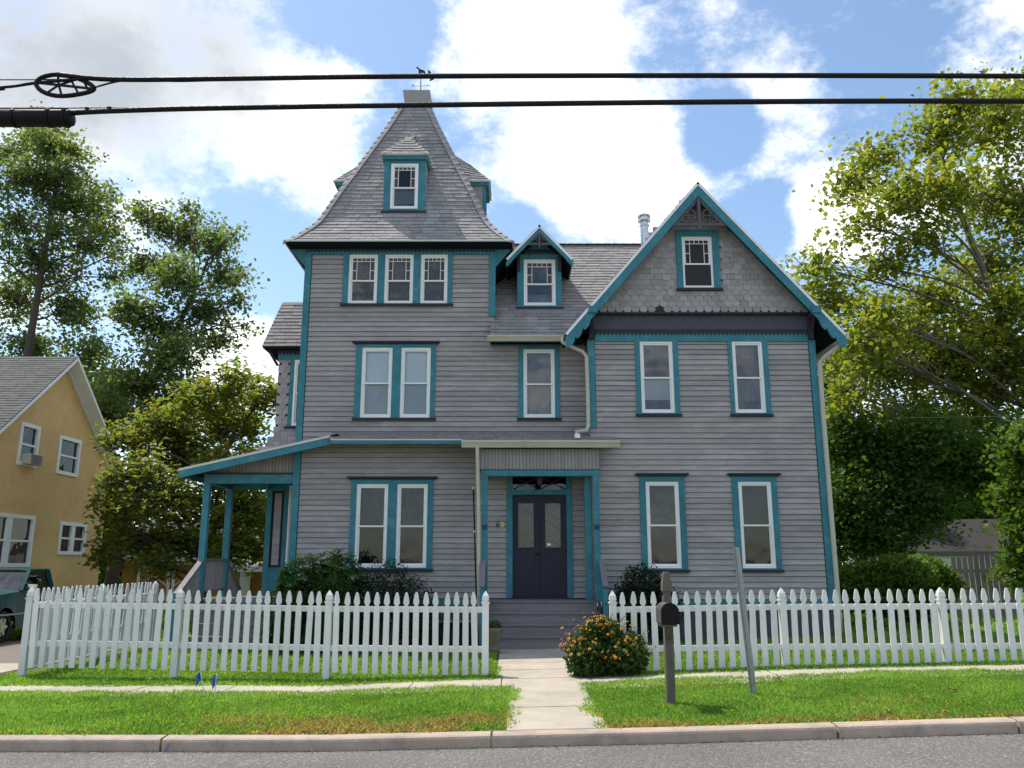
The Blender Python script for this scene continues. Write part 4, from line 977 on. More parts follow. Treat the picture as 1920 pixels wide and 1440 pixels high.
def fence(label, posts, npk, endpost=True, extra=None, skip_first=False):
    """posts: (x, y, ground z, top z) ; pickets hang between"""
    t = thing('picket_fence', (posts[0][0], posts[0][1], posts[0][2]), label, 'fence', 'white picket fences')
    for i, (x, y, z, zt) in enumerate(posts):
        if skip_first and i == 0: continue
        inst('post', post_mesh(zt - z), (x, y, z), t, 0)
    for (xa, ya, za, ta), (xb, yb, zb, tb), n in zip(posts[:-1], posts[1:], npk):
        A = Vector((xa, ya, 0)); B = Vector((xb, yb, 0)); d = (B-A).normalized(); rz = math.atan2(d.y, d.x); nr = Vector((d.y, -d.x, 0))
        for dz, h in ((-.83, .085), (-.25, .085)):
            a = A + d*.05 + nr*.0 + Vector((0, 0, ta-.03+dz)); b = B - d*.05 + Vector((0, 0, tb-.03+dz)); MB().bar(a, b, .045, h).build('rail', 'vinyl_white', t)
        L = (B-A).length
        for k in range(n):
            f = (k+.5)/n*(L-.13)/L + .065/L; p = A.lerp(B, f) + nr*.036; z = ta + (tb-ta)*f - .02 - 1.20
            o = inst('picket', PKM, (p.x + random.uniform(-.003, .003), p.y, z + random.uniform(-.008, .008)), t, rz, None)
            o.rotation_euler.y = random.gauss(0, .010); o.rotation_euler.x = random.gauss(0, .008)
    return t
FP = [(-7.66, 13.62, -.03, 1.345), (-5.22, 13.45, -.025, 1.330), (-2.84, 13.30, -.04, 1.302), (-.405, 13.12, .055, 1.298)]
fence('white picket fence in front of the porch, left of the front walk', FP, [14, 14, 15])
FS = [(-7.66, 13.62, -.03, 1.345), (-7.68, 16.0, -.03, 1.345), (-7.70, 18.4, -.03, 1.345)]
fence('white picket fence running back along the driveway from the left corner', FS, [15, 15], skip_first=True)
FR = [(1.54, 13.10, .085, 1.300), (4.10, 13.0, .195, 1.345), (6.51, 12.98, .25, 1.355), (8.95, 12.95, .29, 1.37), (11.4, 12.9, .33, 1.39)]
fence('white picket fence behind the mailbox, right of the front walk', FR, [15, 14, 14, 14])

# ------------------------------------------------------------------ street furniture
mbx, mby = 1.84, 10.16; mz0 = g1(mbx, mby)
t = thing('mailbox', (mbx, mby, mz0), 'black rounded mailbox on a weathered wooden post by the kerb', 'mailbox')
m = MB(); h = 1.52 - .0
m.box(mbx-.05, mbx+.05, mby-.05, mby+.05, mz0-.2, mz0+1.22)
k = len(m.v)
for q, z in ((.038, 1.22), (.038, 1.25), (.058, 1.28), (.056, 1.36), (.034, 1.49), (.028, 1.50)): m.v += [(mbx-q, mby-q, mz0+z), (mbx+q, mby-q, mz0+z), (mbx+q, mby+q, mz0+z), (mbx-q, mby+q, mz0+z)]
for i in range(5): m.f += [(k+i*4+j, k+i*4+(j+1) % 4, k+i*4+4+(j+1) % 4, k+i*4+4+j) for j in range(4)]
m.f.append((k+20, k+21, k+22, k+23)); m.build('post', 'weathered', t)
bx_ = mbx - .05; m = MB(); m.bar((mbx, mby-.04, mz0+.74), (mbx-.03, mby-.26, mz0+.90), .05, .05).box(bx_-.085, bx_+.085, mby-.40, mby-.05, mz0+.895, mz0+.915); m.build('bracket', 'weathered', t)
bx = mbx - .05; zb = mz0+.925; wd, hs = .096, .135
prof_ = [(bx-wd, zb), (bx+wd, zb), (bx+wd, zb+hs)] + [(bx+wd*math.cos(a), zb+hs+wd*math.sin(a)) for a in [math.pi*q/12 for q in range(1, 12)]] + [(bx-wd, zb+hs)]
MB().prism(prof_, 'y', mby-.43, mby-.055).build('box', 'box_grey', t)
prof2 = [(bx+(x-bx)*1.06, zb+(z-zb)*1.03-.002) for x, z in prof_]
MB().prism(prof2, 'y', mby-.452, mby-.430).build('door', 'black_paint', t)
MB().box(bx-.015, bx+.015, mby-.470, mby-.452, zb+hs+wd-.03, zb+hs+wd+.0).build('latch', 'black_paint', t)
# leaning U-channel post
sx_, sy_ = 2.93, 10.60; sz_ = g1(sx_, sy_)
t = thing('sign_post', (sx_, sy_, sz_), 'bare leaning galvanised steel channel post in the grass verge', 'post')
m = MB(); top = Vector((-.115, 0, 1.76)); 
sec = [(-.040, .012), (-.040, .0), (-.022, .0), (-.018, -.034), (.018, -.034), (.022, .0), (.040, .0), (.040, .012), (.016, .012), (.012, -.022), (-.012, -.022), (-.016, .012)]
n = len(sec)
for zz in (-.2, 1.76): m.v += [(sx_ + x + top.x*zz/1.76, sy_ + y, sz_+zz) for x, y in sec]
m.f = [(i, (i+1) % n, (i+1) % n + n, i+n) for i in range(n)] + [tuple(range(n-1, -1, -1)), tuple(range(n, 2*n))]
m.build('channel', 'galv', t)
m = MB()
for i in range(58): zz = .12 + i*.028; x = sx_ + top.x*zz/1.76; m.lathe([(.0045, 0), (.0045, .002)], 0, 0, 6); 
for i in range(58):
    zz = .12+i*.028; x = sx_+top.x*zz/1.76
    for j in range(12):
        q = m.v[i*12+j]; m.v[i*12+j] = (x+q[0], sy_-.0345-q[2], sz_+zz+q[1])
m.build('bolt_holes', 'iron', t)
# blue utility flags
for px, py, lean, lab in ((-4.02, 11.50, -.10, 'small blue utility flag on a tilted wire, left of the pair'), (-3.80, 11.20, .0, 'small blue utility flag on an upright white wire, right of the pair')):
    z = g1(px, py); t = thing('marker_flag', (px, py, z), lab, 'flag', 'utility flags in the verge')
    tp = Vector((px+lean, py, z+.34)); MB().tube([(px, py, z-.05), tp], .006, 5).build('wire', 'wire_white', t)
    m = MB(); w_ = .06; 
    for i in range(5): m.v += [(tp.x - w_*i/4, tp.y + .02*math.sin(i*1.6), tp.z + .0 - .02*i), (tp.x - w_*i/4 + .02, tp.y + .02*math.sin(i*1.6+.4), tp.z-.10 - .03*i)]
    m.f = [(2*i, 2*i+1, 2*i+3, 2*i+2) for i in range(4)]; m.build('flag', 'flag_blue', t)
# pole leaning on the wall beside the porch
t = thing('leaning_pole', (-.69, 17.30, .06), 'thin dark extension pole leaning against the siding left of the porch', 'pole')
p0, p1 = Vector((-.69, 17.42, .06)), Vector((-.862, 18.56, 3.33)); 
MB().tube([p0, p1], .016, 8).build('shaft', 'black_rubber', t); MB().tube([p1, p1 + (p1-p0).normalized()*.06], .02, 8).tube([p0.lerp(p1, .705), p0.lerp(p1, .717)], .021, 8).build('ferrule', 'white_trim', t)
# planter
px, py = -.335, 16.35; z = .09
t = thing('planter', (px, py, z), 'worn stone urn planter with a green plant at the foot of the steps', 'planter')
MB().lathe([(.10, z), (.115, z+.05), (.085, z+.08), (.12, z+.16), (.165, z+.36), (.185, z+.40), (.185, z+.43), (.16, z+.43), (.15, z+.38)], px, py, 20).build('urn', 'terracotta', t, smooth=True)

# ------------------------------------------------------------------ overhead cables
def wire(name, pts, r, label, n=8):
    P = []
    for a, b in zip(pts[:-1], pts[1:]):
        for q in range(8): P.append(Vector(a).lerp(Vector(b), q/8))
    P.append(Vector(pts[-1])); return MB().tube(P, r, n).build(name, 'cable', None, label, 'cable', smooth=True)
CY = 6.5
c1 = thing('overhead_cable', (0, CY, 5.86), 'upper thick black cable strung across the sky, passing the weathervane', 'cable')
def cat(pts, sub=8):
    P = []; pts = [Vector(p) for p in pts]
    for i in range(len(pts)-1):
        p0, p1, p2, p3 = pts[max(i-1, 0)], pts[i], pts[i+1], pts[min(i+2, len(pts)-1)]
        for q in range(sub):
            u = q/sub; P.append(.5*((2*p1) + (p2-p0)*u + (2*p0-5*p1+4*p2-p3)*u*u + (3*p1-p0-3*p2+p3)*u**3))
    P.append(pts[-1]); return P
MB().tube(cat([(-3.98, CY+.02, 5.895), (-3.66, CY, 5.845), (-3.3, CY, 5.833), (-2.61, CY, 5.840), (-.75, CY, 5.866), (2.05, CY, 5.872), (4.5, CY, 5.866), (9, CY, 5.84), (16, CY, 5.78)]), .0225, 8).build('bundle', 'cable', c1, smooth=True)
MB().tube(cat([(-12, CY, 5.84), (-4.4, CY, 5.832), (-3.2, CY, 5.85)]), .006, 5).tube(cat([(-12, CY, 5.60), (-5.2, CY, 5.72), (-4.45, CY, 5.758), (-4.15, CY, 5.80), (-3.75, CY, 5.84)]), .013, 6).tube(cat([(-3.68, CY+.01, 5.75), (-3.5, CY, 5.80), (-3.35, CY, 5.832)]), .008, 6).tube(cat([(-3.2, CY-.01, 5.82), (-2.9, CY-.012, 5.806), (-2.5, CY-.01, 5.82)]), .006, 5).build('messenger_wire', 'cable', c1, smooth=True)
# snowshoe bracket: a tilted teardrop hoop with spokes
t = thing('cable_snowshoe', (-3.9, CY, 5.77), 'teardrop-shaped black wheel-like cable hoop hung on the upper cable', 'cable hoop')
hp = []
for i in range(28):
    a = 2*math.pi*i/28; r_ = 1.0 + .10*math.cos(2*a); x = .232*math.cos(a)*r_; zz = .118*math.sin(a)*(1-.22*math.cos(a)); hp.append((-3.893 + x, CY + .03*math.sin(a), 5.773 + zz - .12*x))
MB().tube(hp + [hp[0]], .020, 8, False).build('rim', 'black_rubber', t, smooth=True)
m = MB(); c_ = Vector((-3.95, CY, 5.78))
for i in (5, 9, 14, 18, 21): m.bar(c_, hp[i], .014, .014)
m.bar(hp[7], hp[24], .014, .014).bar(hp[14], hp[0], .012, .02).bar(hp[4], hp[26], .014, .014); m.build('spokes', 'black_rubber', t)
c2 = thing('overhead_cable', (0, CY, 5.6), 'lower thick black cable strung across the sky, crossing the tower roof top', 'cable')
MB().tube(cat([(-3.9, CY, 5.505), (-3.5, CY, 5.53), (-2.6, CY, 5.558), (-.74, CY, 5.588), (2.04, CY, 5.619), (4.45, CY, 5.624), (9, CY, 5.60), (16, CY, 5.52)]), .0235, 8).build('bundle', 'cable', c2, smooth=True)
MB().tube(cat([(-12, CY, 5.50), (-4.4, CY, 5.555), (-3.0, CY, 5.567)]), .006, 5).box(-3.69, -3.66, CY-.015, CY+.015, 5.535, 5.56).box(-3.50, -3.465, CY-.015, CY+.015, 5.535, 5.565).build('messenger_wire', 'cable', c2)
t = thing('splice_closure', (-4.2, CY, 5.465), 'fat black cylindrical splice case at the left end of the lower cable', 'splice case')
m = MB(); m.tube([(-4.75, CY, 5.462), (-4.72, CY, 5.462), (-3.83, CY, 5.462), (-3.80, CY, 5.462)], [.06, .078, .074, .066], 14).build('case', 'black_rubber', t, smooth=True)
m = MB(); 
for x in (-3.86, -4.0, -4.3, -4.6): m.tube([(x, CY, 5.462), (x+.025, CY, 5.462)], .083, 14)
m.box(-4.6, -3.86, CY-.02, CY+.02, 5.53, 5.552); m.build('clamp', 'black_rubber', t)
wire('service_wire', [(6.82, 18.0, 4.83), (8.0, 16.0, 4.50), (9.6, 13.2, 4.06), (13, 7.5, 4.3)], .007, 'thin black service wire running from the right corner of the house', 5)

# ------------------------------------------------------------------ neighbour: yellow house
YX = -14.5
yh = thing('yellow_house', (-19, 26, 0), 'yellow stucco neighbouring house with a grey gable roof', 'house')
YP, YZ, YE, YZE = 26.1, 8.28, 4.0, 4.95; ysl = (YZ-YZE)/YE
wins = [(24.15, 25.15, 4.55, 5.82), (26.30, 27.62, 4.52, 5.75), (26.92, 28.58, 2.0, 3.04), (22.95, 25.45, 1.62, 3.12)]
m = MB()
Yf, Yb = 22.4, 29.8
for a, b, c_, d_ in cells(Yf, Yb, -.1, 4.95, [w_ for w_ in wins]): m.box(YX-.2, YX, a, b, c_, d_)
up_h = [w_ for w_ in wins if w_[3] > 4.95]
nseg = 40
cuts = sorted({Yf, Yb, YP, *[c for w_ in up_h for c in w_[:2]]} | {Yf+(Yb-Yf)*i/8 for i in range(9)})
for a, b in zip(cuts[:-1], cuts[1:]):
    za, zb = YZ - abs(a-YP)*ysl - .12, YZ - abs(b-YP)*ysl - .12; mid = (a+b)/2; z0 = 4.95
    for w_ in up_h:
        if w_[0] < mid < w_[1]: z0 = w_[3]
    m.hexa([(YX-.2, a, z0), (YX, a, z0), (YX, b, z0), (YX-.2, b, z0), (YX-.2, a, max(za, z0)), (YX, a, max(za, z0)), (YX, b, max(zb, z0)), (YX-.2, b, max(zb, z0))])
m.box(-24, YX-.2, Yf, Yf+.2, -.1, 4.9).box(-24, YX-.2, Yb-.2, Yb, -.1, 4.9).box(-24.2, -24, Yf, Yb, -.1, 4.95).build('wall', 'plaster_yellow', yh)
MB().box(YX-3, YX-2.9, Yf+.3, Yb-.3, 0, 6).box(YX-3, YX-.3, Yf+.3, Yb-.3, 3.5, 3.55).build('inner_wall', 'room_dark', yh)
yr = MB()
for s in (-1, 1):
    a = (YP, YZ); b = (YP + s*(YE+.25), YZ - (YE+.25)*ysl); 
    yr.prism([(a[0], a[1]-.10), (b[0], b[1]-.10), (b[0], b[1]), (a[0], a[1])], 'x', -24.5, YX+.42)
yr = yr.build('roof', 'yroof', yh)
ysh = Pieces('roof_tile', 'yroof', 'roof_tiles', 250); sv = shing; shing = ysh
y_e = YP - (YE+.25); z_e = YZ - (YE+.25)*ysl
shingle_rows(yr, lines_between((-19.5, y_e, z_e+.004), (YX+.42, y_e, z_e+.004), (-19.5, YP, YZ+.004), (YX+.42, YP, YZ+.004), .15), .35, .014)
ysh.emit(yr); shing = sv
for s in (-1, 1):  # white rake boards and soffit
    d_ = YE+.25
    m = MB(); x0, x1 = YX+.40, YX+.435
    m.prism([(YP, YZ-.02), (YP+s*d_, YZ-d_*ysl-.02), (YP+s*d_, YZ-d_*ysl-.13), (YP, YZ-.13)], 'x', x0, x1); m.build('rake_board', 'white_trim', yh)
    m = MB(); m.prism([(YP, YZ-.105), (YP+s*d_, YZ-d_*ysl-.105), (YP+s*d_, YZ-d_*ysl-.13), (YP, YZ-.13)], 'x', YX+.005, x0); m.build('soffit', 'white_trim', yh)
    m = MB(); m.prism([(YP, YZ-.14), (YP+s*(d_-.2), YZ-(d_-.2)*ysl-.14), (YP+s*(d_-.2), YZ-(d_-.2)*ysl-.26), (YP, YZ-.26)], 'x', YX+.002, YX+.06); m.build('frieze', 'white_trim', yh)
m = MB(); m.box(YX-.1, YX+.44, 28.9, 30.3, 4.60, 4.74).box(YX-.1, YX+.36, 29.0, 30.2, 4.42, 4.60).box(YX-.1, YX+.46, 28.85, 30.32, 4.74, 4.80); m.build('cornice_return', 'white_trim', yh)
for i, (a, b, c_, d_) in enumerate(wins):
    w = bpy.data.objects.new('window', None); put(w, yh); OFF[w.name] = off(yh)
    m = MB(); f = .11; m.box(YX-.08, YX+.04, a-.0, a+f, c_, d_).box(YX-.08, YX+.04, b-f, b, c_, d_).box(YX-.08, YX+.04, a+f, b-f, d_-f, d_).box(YX-.08, YX+.05, a+f, b-f, c_, c_+f)
    mid = (c_+d_)/2; m.box(YX-.06, YX+.01, a+f, b-f, mid-.03, mid+.03)
    if i >= 2: ym = (a+b)/2; m.box(YX-.07, YX+.03, ym-.11, ym+.11, c_+f, d_-f)
    m.build('frame', 'white_trim', w)
    MB().box(YX-.05, YX-.045, a+f, b-f, c_+f, d_-f).build('pane', 'glass_up', w)
    MB().box(YX-.22, YX-.20, a+.05, b-.05, c_ if i == 3 else mid, mid if i == 3 else d_).build('curtain', 'curtain', w)
ac = bpy.data.objects.new('window_air_conditioner', None); put(ac, yh); OFF[ac.name] = off(yh)
MB().box(YX+.0, YX+.30, 24.34, 24.98, 4.60, 4.90).build('case', 'ac_beige', ac)
m = MB(); 
for k in range(9): m.box(YX+.30, YX+.31, 24.38, 24.94, 4.62+k*.030, 4.635+k*.030)
m.build('grille', 'box_grey', ac)
# small shed dormer on the street slope
m = MB(); m.prism([(22.9, 6.35), (25.3, 7.62), (25.3, 7.52), (22.9, 6.25)], 'x', -20.5, -16.2); m.build('dormer_roof', 'yroof', yh)
m = MB(); m.prism([(23.2, 6.40), (25.2, 7.45), (23.2, 5.7)], 'x', -20.2, -16.5); m.build('dormer_wall', 'plaster_yellow', yh)
# porch awning corner seen at the frame edge
MB().prism([(21.3, 4.75), (22.4, 5.05), (22.4, 4.95), (21.3, 4.62)], 'x', -20, -14.6).build('porch_roof', 'dead_leaf', yh)

# orange garage behind the side porch
gy = 34.0
t = thing('orange_garage', (-12, gy, 0), 'low orange garage with white cross-braced doors behind the side porch', 'garage')
MB().box(-15.6, -9.2, gy, gy+5, -.1, 2.1).build('wall', 'garage_orange', t)
MB().prism([(gy-.4, 2.0), (gy+2.5, 3.6), (gy+5.4, 2.0), (gy+5.4, 1.9), (gy-.4, 1.9)], 'x', -16, -8.9).build('roof', 'yroof', t)
MB().box(-16, -8.9, gy-.46, gy-.40, 1.82, 2.03).build('fascia', 'white_trim', t)
for x in (-14.3, -12.9, -11.4):
    d_ = MB().box(x-.66, x+.66, gy-.05, gy-.002, .1, 1.85).build('door', 'garage_orange', t)
    m = MB(); m.box(x-.66, x-.55, gy-.08, gy-.05, .1, 1.85).box(x+.55, x+.66, gy-.08, gy-.05, .1, 1.85).box(x-.55, x+.55, gy-.08, gy-.05, 1.68, 1.80).bar((x-.55, gy-.065, .85), (x+.55, gy-.065, 1.68), .03, .09, (0, 1, 0)).bar((x-.55, gy-.067, 1.68), (x+.55, gy-.067, .85), .03, .09, (0, 1, 0)); m.build('brace', 'white_trim', d_)
MB().box(-10.72, -10.42, gy-.35, gy-.1, -.1, 1.9).build('post', 'white_trim', t)
m = MB(); m.prism([(gy-2.4, 1.62), (gy-.4, 2.05), (gy-.4, 1.95), (gy-2.4, 1.52)], 'x', -10.9, -9.0); m.build('lean_to_roof', 'shingle', t); MB().box(-10.95, -8.95, gy-2.46, gy-2.40, 1.42, 1.62).build('fascia', 'white_trim', t)

# shed with grey roof, right
t = thing('garden_shed', (18, 34, 0), 'low white shed with a plain grey roof behind the hedge', 'shed')
MB().box(15.6, 22.5, 34.3, 39, 0, 2.3).build('wall', 'white_trim', t)
sr = MB().prism([(34.0, 2.18), (36.6, 3.62), (39.3, 2.18), (39.3, 2.08), (34.0, 2.08)], 'x', 15.2, 23).build('roof', 'shed_roof', t)
MB().box(15.2, 23, 33.93, 34.0, 2.02, 2.2).build('fascia', 'box_grey', t)
# grey plank fence with a yellow notice
t = thing('plank_fence', (11.5, 21, .3), 'weathered grey plank fence with a finial post beyond the hedge', 'fence')
for i in range(2, 11): x = 10.60+i*.142; MB().box(x, x+.118, 21.0, 21.025, .3, 1.83+.012*i+random.uniform(-.01, .01)).build('plank', 'grey_fence', t)
MB().box(10.5, 12.2, 21.03, 21.07, .6, .69).box(10.5, 12.2, 21.03, 21.07, 1.5, 1.59).build('rail', 'grey_fence', t)
m = MB(); x, y = 12.24, 20.97; m.box(x-.085, x+.085, y-.085, y+.085, .2, 1.95); k = len(m.v)
for q, z in ((.06, 1.95), (.06, 1.99), (.095, 2.02), (.08, 2.10), (.02, 2.20)): m.v += [(x-q,y-q,z),(x+q,y-q,z),(x+q,y+q,z),(x-q,y+q,z)]
for i in range(4): m.f += [(k+i*4+j, k+i*4+(j+1) % 4, k+i*4+4+(j+1) % 4, k+i*4+4+j) for j in range(4)]
m.f.append((k+16, k+17, k+18, k+19)); m.build('post', 'grey_fence', t)
t = thing('notice_sign', (11.8, 20.98, 1.3), 'small yellow notice with dark lettering on the plank fence', 'sign')
MB().box(11.70, 11.89, 20.975, 20.985, 1.315, 1.47).build('plate', 'sign_yellow', t)
m = MB()
for z in (1.43, 1.345):
    x = 11.715
    while x < 11.865:
        w_ = random.uniform(.010, .02); m.box(x, x+w_, 20.972, 20.975, z, z+random.choice((.018, .025))); x += w_+.007
m.box(11.705, 11.885, 20.971, 20.975, 1.385, 1.395).build('lettering', 'iron', t)

# ------------------------------------------------------------------ parked pickup
t = thing('pickup_truck', (-12.2, 20.2, -.03), 'teal pickup truck parked in the driveway, nose to the street', 'truck')
x0, x1 = -13.05, -11.33; zg = -.03
def wheelcut(yc, r): return [(yc - r*math.cos(a), zg+.36 + r*math.sin(a)) for a in [math.pi*q/8 for q in range(0, 9)]]
low = [(17.98, zg+.42)] + [(18.78, zg+.34)] + wheelcut(19.20, .42) + [(19.70, zg+.30), (21.6, zg+.30)] + wheelcut(22.05, .42) + [(22.55, zg+.40), (23.2, zg+.45)]
topp = [(23.2, zg+1.06), (21.12, zg+1.10), (21.10, zg+1.10), (19.78, zg+1.12), (18.3, zg+1.00), (18.05, zg+.92), (17.96, zg+.75)]
m = MB(); poly = low + topp
nn_ = len(poly)
# triangulated side panels as a ring of quads between lower edge and upper line
def side(y):
    return float(np.interp(y, [17.96, 18.05, 18.3, 19.78, 21.1, 23.2], [zg+.75, zg+.92, zg+1.0, zg+1.12, zg+1.10, zg+1.06]))
for X_ in (x0, x1):
    k = len(m.v)
    for y, z in low: m.v += [(X_, y, z), (X_ + (-.05 if X_ == x1 else .05), y, side(y))]
    for i in range(len(low)-1): m.f.append((k+2*i, k+2*i+2, k+2*i+3, k+2*i+1) if X_ == x1 else (k+2*i, k+2*i+1, k+2*i+3, k+2*i+2))
ys_ = [17.96, 18.05, 18.3, 19.0, 19.78]
k = len(m.v)
for y in ys_: m.v += [(x0+.05, y, side(y)), (-12.5, y, side(y)+.05), (-11.9, y, side(y)+.05), (x1-.05, y, side(y))]
for i in range(len(ys_)-1): m.f += [(k+i*4+j, k+i*4+j+1, k+i*4+5+j, k+i*4+4+j) for j in range(3)]
m.box(x0+.02, x1-.02, 17.96, 17.99, zg+.45, zg+.80).box(x0+.05, x1-.05, 21.10, 21.14, zg+.5, zg+1.10).box(x0+.05, x1-.05, 23.15, 23.2, zg+.5, zg+1.06).box(x0+.1, x1-.1, 18.2, 23.1, zg+.45, zg+.55)
m.build('body', 'truck_paint', t)
# cab greenhouse
zr = zg+1.62; ins = .16
def cabp(): return {'a0': (x1-.06, 19.80, zg+1.12), 'a1': (x1-ins, 20.22, zr-.04), 'b1': (x1-ins, 20.98, zr-.03), 'b0': (x1-.06, 21.10, zg+1.10), 'c0': (x0+.06, 19.80, zg+1.12), 'c1': (x0+ins, 20.22, zr-.04), 'd1': (x0+ins, 20.98, zr-.03), 'd0': (x0+.06, 21.10, zg+1.10)}
c = cabp(); m = MB()
for a, b in (('a0', 'a1'), ('c0', 'c1')): m.bar(c[a], c[b], .07, .06)
for a, b in (('b0', 'b1'), ('d0', 'd1')): m.bar(c[a], c[b], .10, .10)
m.bar(c['a1'], c['b1'], .08, .06).bar(c['c1'], c['d1'], .08, .06).bar(c['a0'], c['b0'], .06, .06)
k = len(m.v)
for y, dz in ((20.18, -.04), (20.35, .0), (20.85, .0), (21.02, -.05)):
    for x, q in ((x0+ins-.02, -.02), (-12.7, .03), (-11.7, .03), (x1-ins+.02, -.02)): m.v.append((x, y, zr+dz+q))
for i in range(3): m.f += [(k+i*4+j, k+i*4+j+1, k+i*4+5+j, k+i*4+4+j) for j in range(3)]
m.build('cab', 'truck_paint', t)
MB().add([c['c0'], c['a0'], c['a1'], c['c1']], [(0,1,2,3)]).build('windshield', 'car_glass', t)
MB().add([c['a0'], c['b0'], c['b1'], c['a1']], [(0,1,2,3)]).build('side_window', 'car_glass', t)
MB().add([c['c0'], c['d0'], c['d1'], c['c1']], [(0,3,2,1)]).build('side_window', 'car_glass', t)
MB().add([c['d0'], c['b0'], c['b1'], c['d1']], [(0,1,2,3)]).build('rear_window', 'car_glass', t)
MB().box(x0+.1, x1-.1, 20.3, 20.95, zg+.5, zg+1.08).box(x0+.3, -12.4, 20.75, 20.9, zg+1.0, zg+1.42).box(-12.0, x1-.3, 20.75, 20.9, zg+1.0, zg+1.42).build('seat', 'room_dark', t)
MB().box(x1-.02, x1+.16, 19.96, 20.06, zg+1.12, zg+1.27).build('mirror', 'chrome', t)
MB().box(x1-.004, x1+.012, 18.8, 22.9, zg+.60, zg+.64).build('side_trim', 'galv', t)
MB().box(x0, x1, 17.86, 17.97, zg+.40, zg+.58).build('bumper', 'chrome', t); MB().box(x0+.35, x1-.35, 17.945, 17.962, zg+.62, zg+.80).build('grille', 'black_paint', t)
for x in (x0+.18, x1-.18): MB().box(x-.14, x+.14, 17.94, 17.961, zg+.63, zg+.80).build('headlight', 'chrome', t)
for y in (19.20, 22.05):
    for X_, s in ((x1-.02, 1), (x0+.02, -1)):
        w_ = bpy.data.objects.new('wheel', None); put(w_, t); OFF[w_.name] = off(t)
        m = MB(); pr_ = [(.22, -.20), (.33, -.19), (.355, -.15), (.355, -.05), (.33, -.01), (.22, 0)]; n = 24
        for r_, dx_ in pr_:
            for j in range(n): a = 2*math.pi*j/n; m.v.append((X_ + s*dx_, y + r_*math.cos(a), zg+.355 + r_*math.sin(a)))
        for i in range(5): m.f += [(i*n+j, i*n+(j+1) % n, (i+1)*n+(j+1) % n, (i+1)*n+j) for j in range(n)]
        m.build('tyre', 'tyre', w_, smooth=True)
        m = MB(); m.tube([(X_-s*.16, y, zg+.355), (X_-s*.05, y, zg+.355)], .215, 20); m.tube([(X_-s*.05, y, zg+.355), (X_-s*.01, y, zg+.355)], .06, 10)
        for j in range(6): a = 2*math.pi*j/6; m.bar((X_-s*.035, y+.05*math.cos(a), zg+.355+.05*math.sin(a)), (X_-s*.035, y+.20*math.cos(a), zg+.355+.20*math.sin(a)), .03, .06)
        m.build('rim', 'rim', w_)

# ------------------------------------------------------------------ foliage
def leaves(centres, size, rng, flat=0.5, aspect=.75, droop=0.0):
    n = len(centres); nrm = rng.normal(size=(n, 3)); nrm[:, 2] = np.abs(nrm[:, 2]) + flat; nrm /= np.linalg.norm(nrm, axis=1)[:, None]
    a = rng.normal(size=(n, 3)); a[:, 2] -= droop; a -= nrm*(a*nrm).sum(1)[:, None]; a /= np.linalg.norm(a, axis=1)[:, None] + 1e-9
    b = np.cross(nrm, a); s = (size*rng.uniform(.45, 1.5, n))[:, None]
    fold = nrm*s*rng.uniform(-.05, .22, (n, 1))
    v = np.empty((n, 4, 3)); v[:, 0] = centres - a*s*.5; v[:, 1] = centres + b*s*.5*aspect + fold; v[:, 2] = centres + a*s*.5; v[:, 3] = centres - b*s*.5*aspect + fold
    return v
def ell(rng, n, c, r, shell=.45):
    d = rng.normal(size=(n, 3)); d /= np.linalg.norm(d, axis=1)[:, None]; q = rng.random(n)**shell
    return np.array(c) + d*q[:, None]*np.array(r)
def tree(name, label, base, trunk, tr, lobes, mat, bark, nclus, per, lsize, csig, seed, cat='tree', group=None, flat=.4, droop=.2, twr=.014, shell=.42):
    rng = np.random.default_rng(seed); t = thing(name, base, label, cat, group)
    wood = MB(); tp = [Vector(p) for p in cat_(trunk)]; n = len(tp)
    wood.tube(tp, [tr*(1-.82*i/(n-1)) + .02 for i in range(n)], 9)
    cs = []; tot = sum(l[3][0]*l[3][1]*l[3][2] if False else l[6] for l in [(0,0,0,0,0,0,0)] ) if False else None
    vol = np.array([l[3]*l[4]*l[5] if len(l) > 5 else l[3]**3 for l in lobes])**.72; vol /= vol.sum()
    for l, f in zip(lobes, vol):
        c = Vector(l[:3]); r = l[3:6] if len(l) > 5 else (l[3],)*3
        k = max(4, int(nclus*f))
        # limb starts on the trunk below the lobe
        cand = [i for i in range(n) if tp[i].z < c.z - .35*(c - tp[i]).xy.length]
        i0 = cand[-1] if cand else n//3
        st = tp[i0]; midp = st.lerp(c, .5) + Vector((rng.normal()*.25, rng.normal()*.25, (c-st).length*.06))
        end = c + Vector((rng.normal()*.2*r[0], rng.normal()*.2*r[1], .35*r[2]))
        limb = cat_([st, st.lerp(midp, .5)+Vector((rng.normal()*.12, rng.normal()*.12, 0)), midp, c, end], 5); nl = len(limb)
        r0 = max(.025, tr*.30*(1-.6*i0/n)); wood.tube(limb, [r0*(1-.85*i/(nl-1)) + .008 for i in range(nl)], 6)
        P = ell(rng, k, c, r, shell)
        for p in P:
            a = limb[int(nl*rng.uniform(.45, .99))]; p_ = Vector(p); mp = a.lerp(p_, .5) + Vector((rng.normal()*.12, rng.normal()*.12, .10*(p_-a).length))
            if rng.random() < .55: wood.tube([a, mp, p_], [twr*1.6, twr, twr*.5], 4, False)
            m_ = int(per*rng.uniform(.5, 1.5)); q = rng.normal(size=(m_, 3))*csig*rng.uniform(.6, 1.2)*np.array([1.1, 1.1, .85]) + p; cs.append(q)
    wood.build('trunk', bark, t, smooth=True)
    cen = np.vstack(cs); npmesh('crown', leaves(cen, lsize, rng, flat, .78, droop), 4, mat, t)
    return t
cat_ = cat
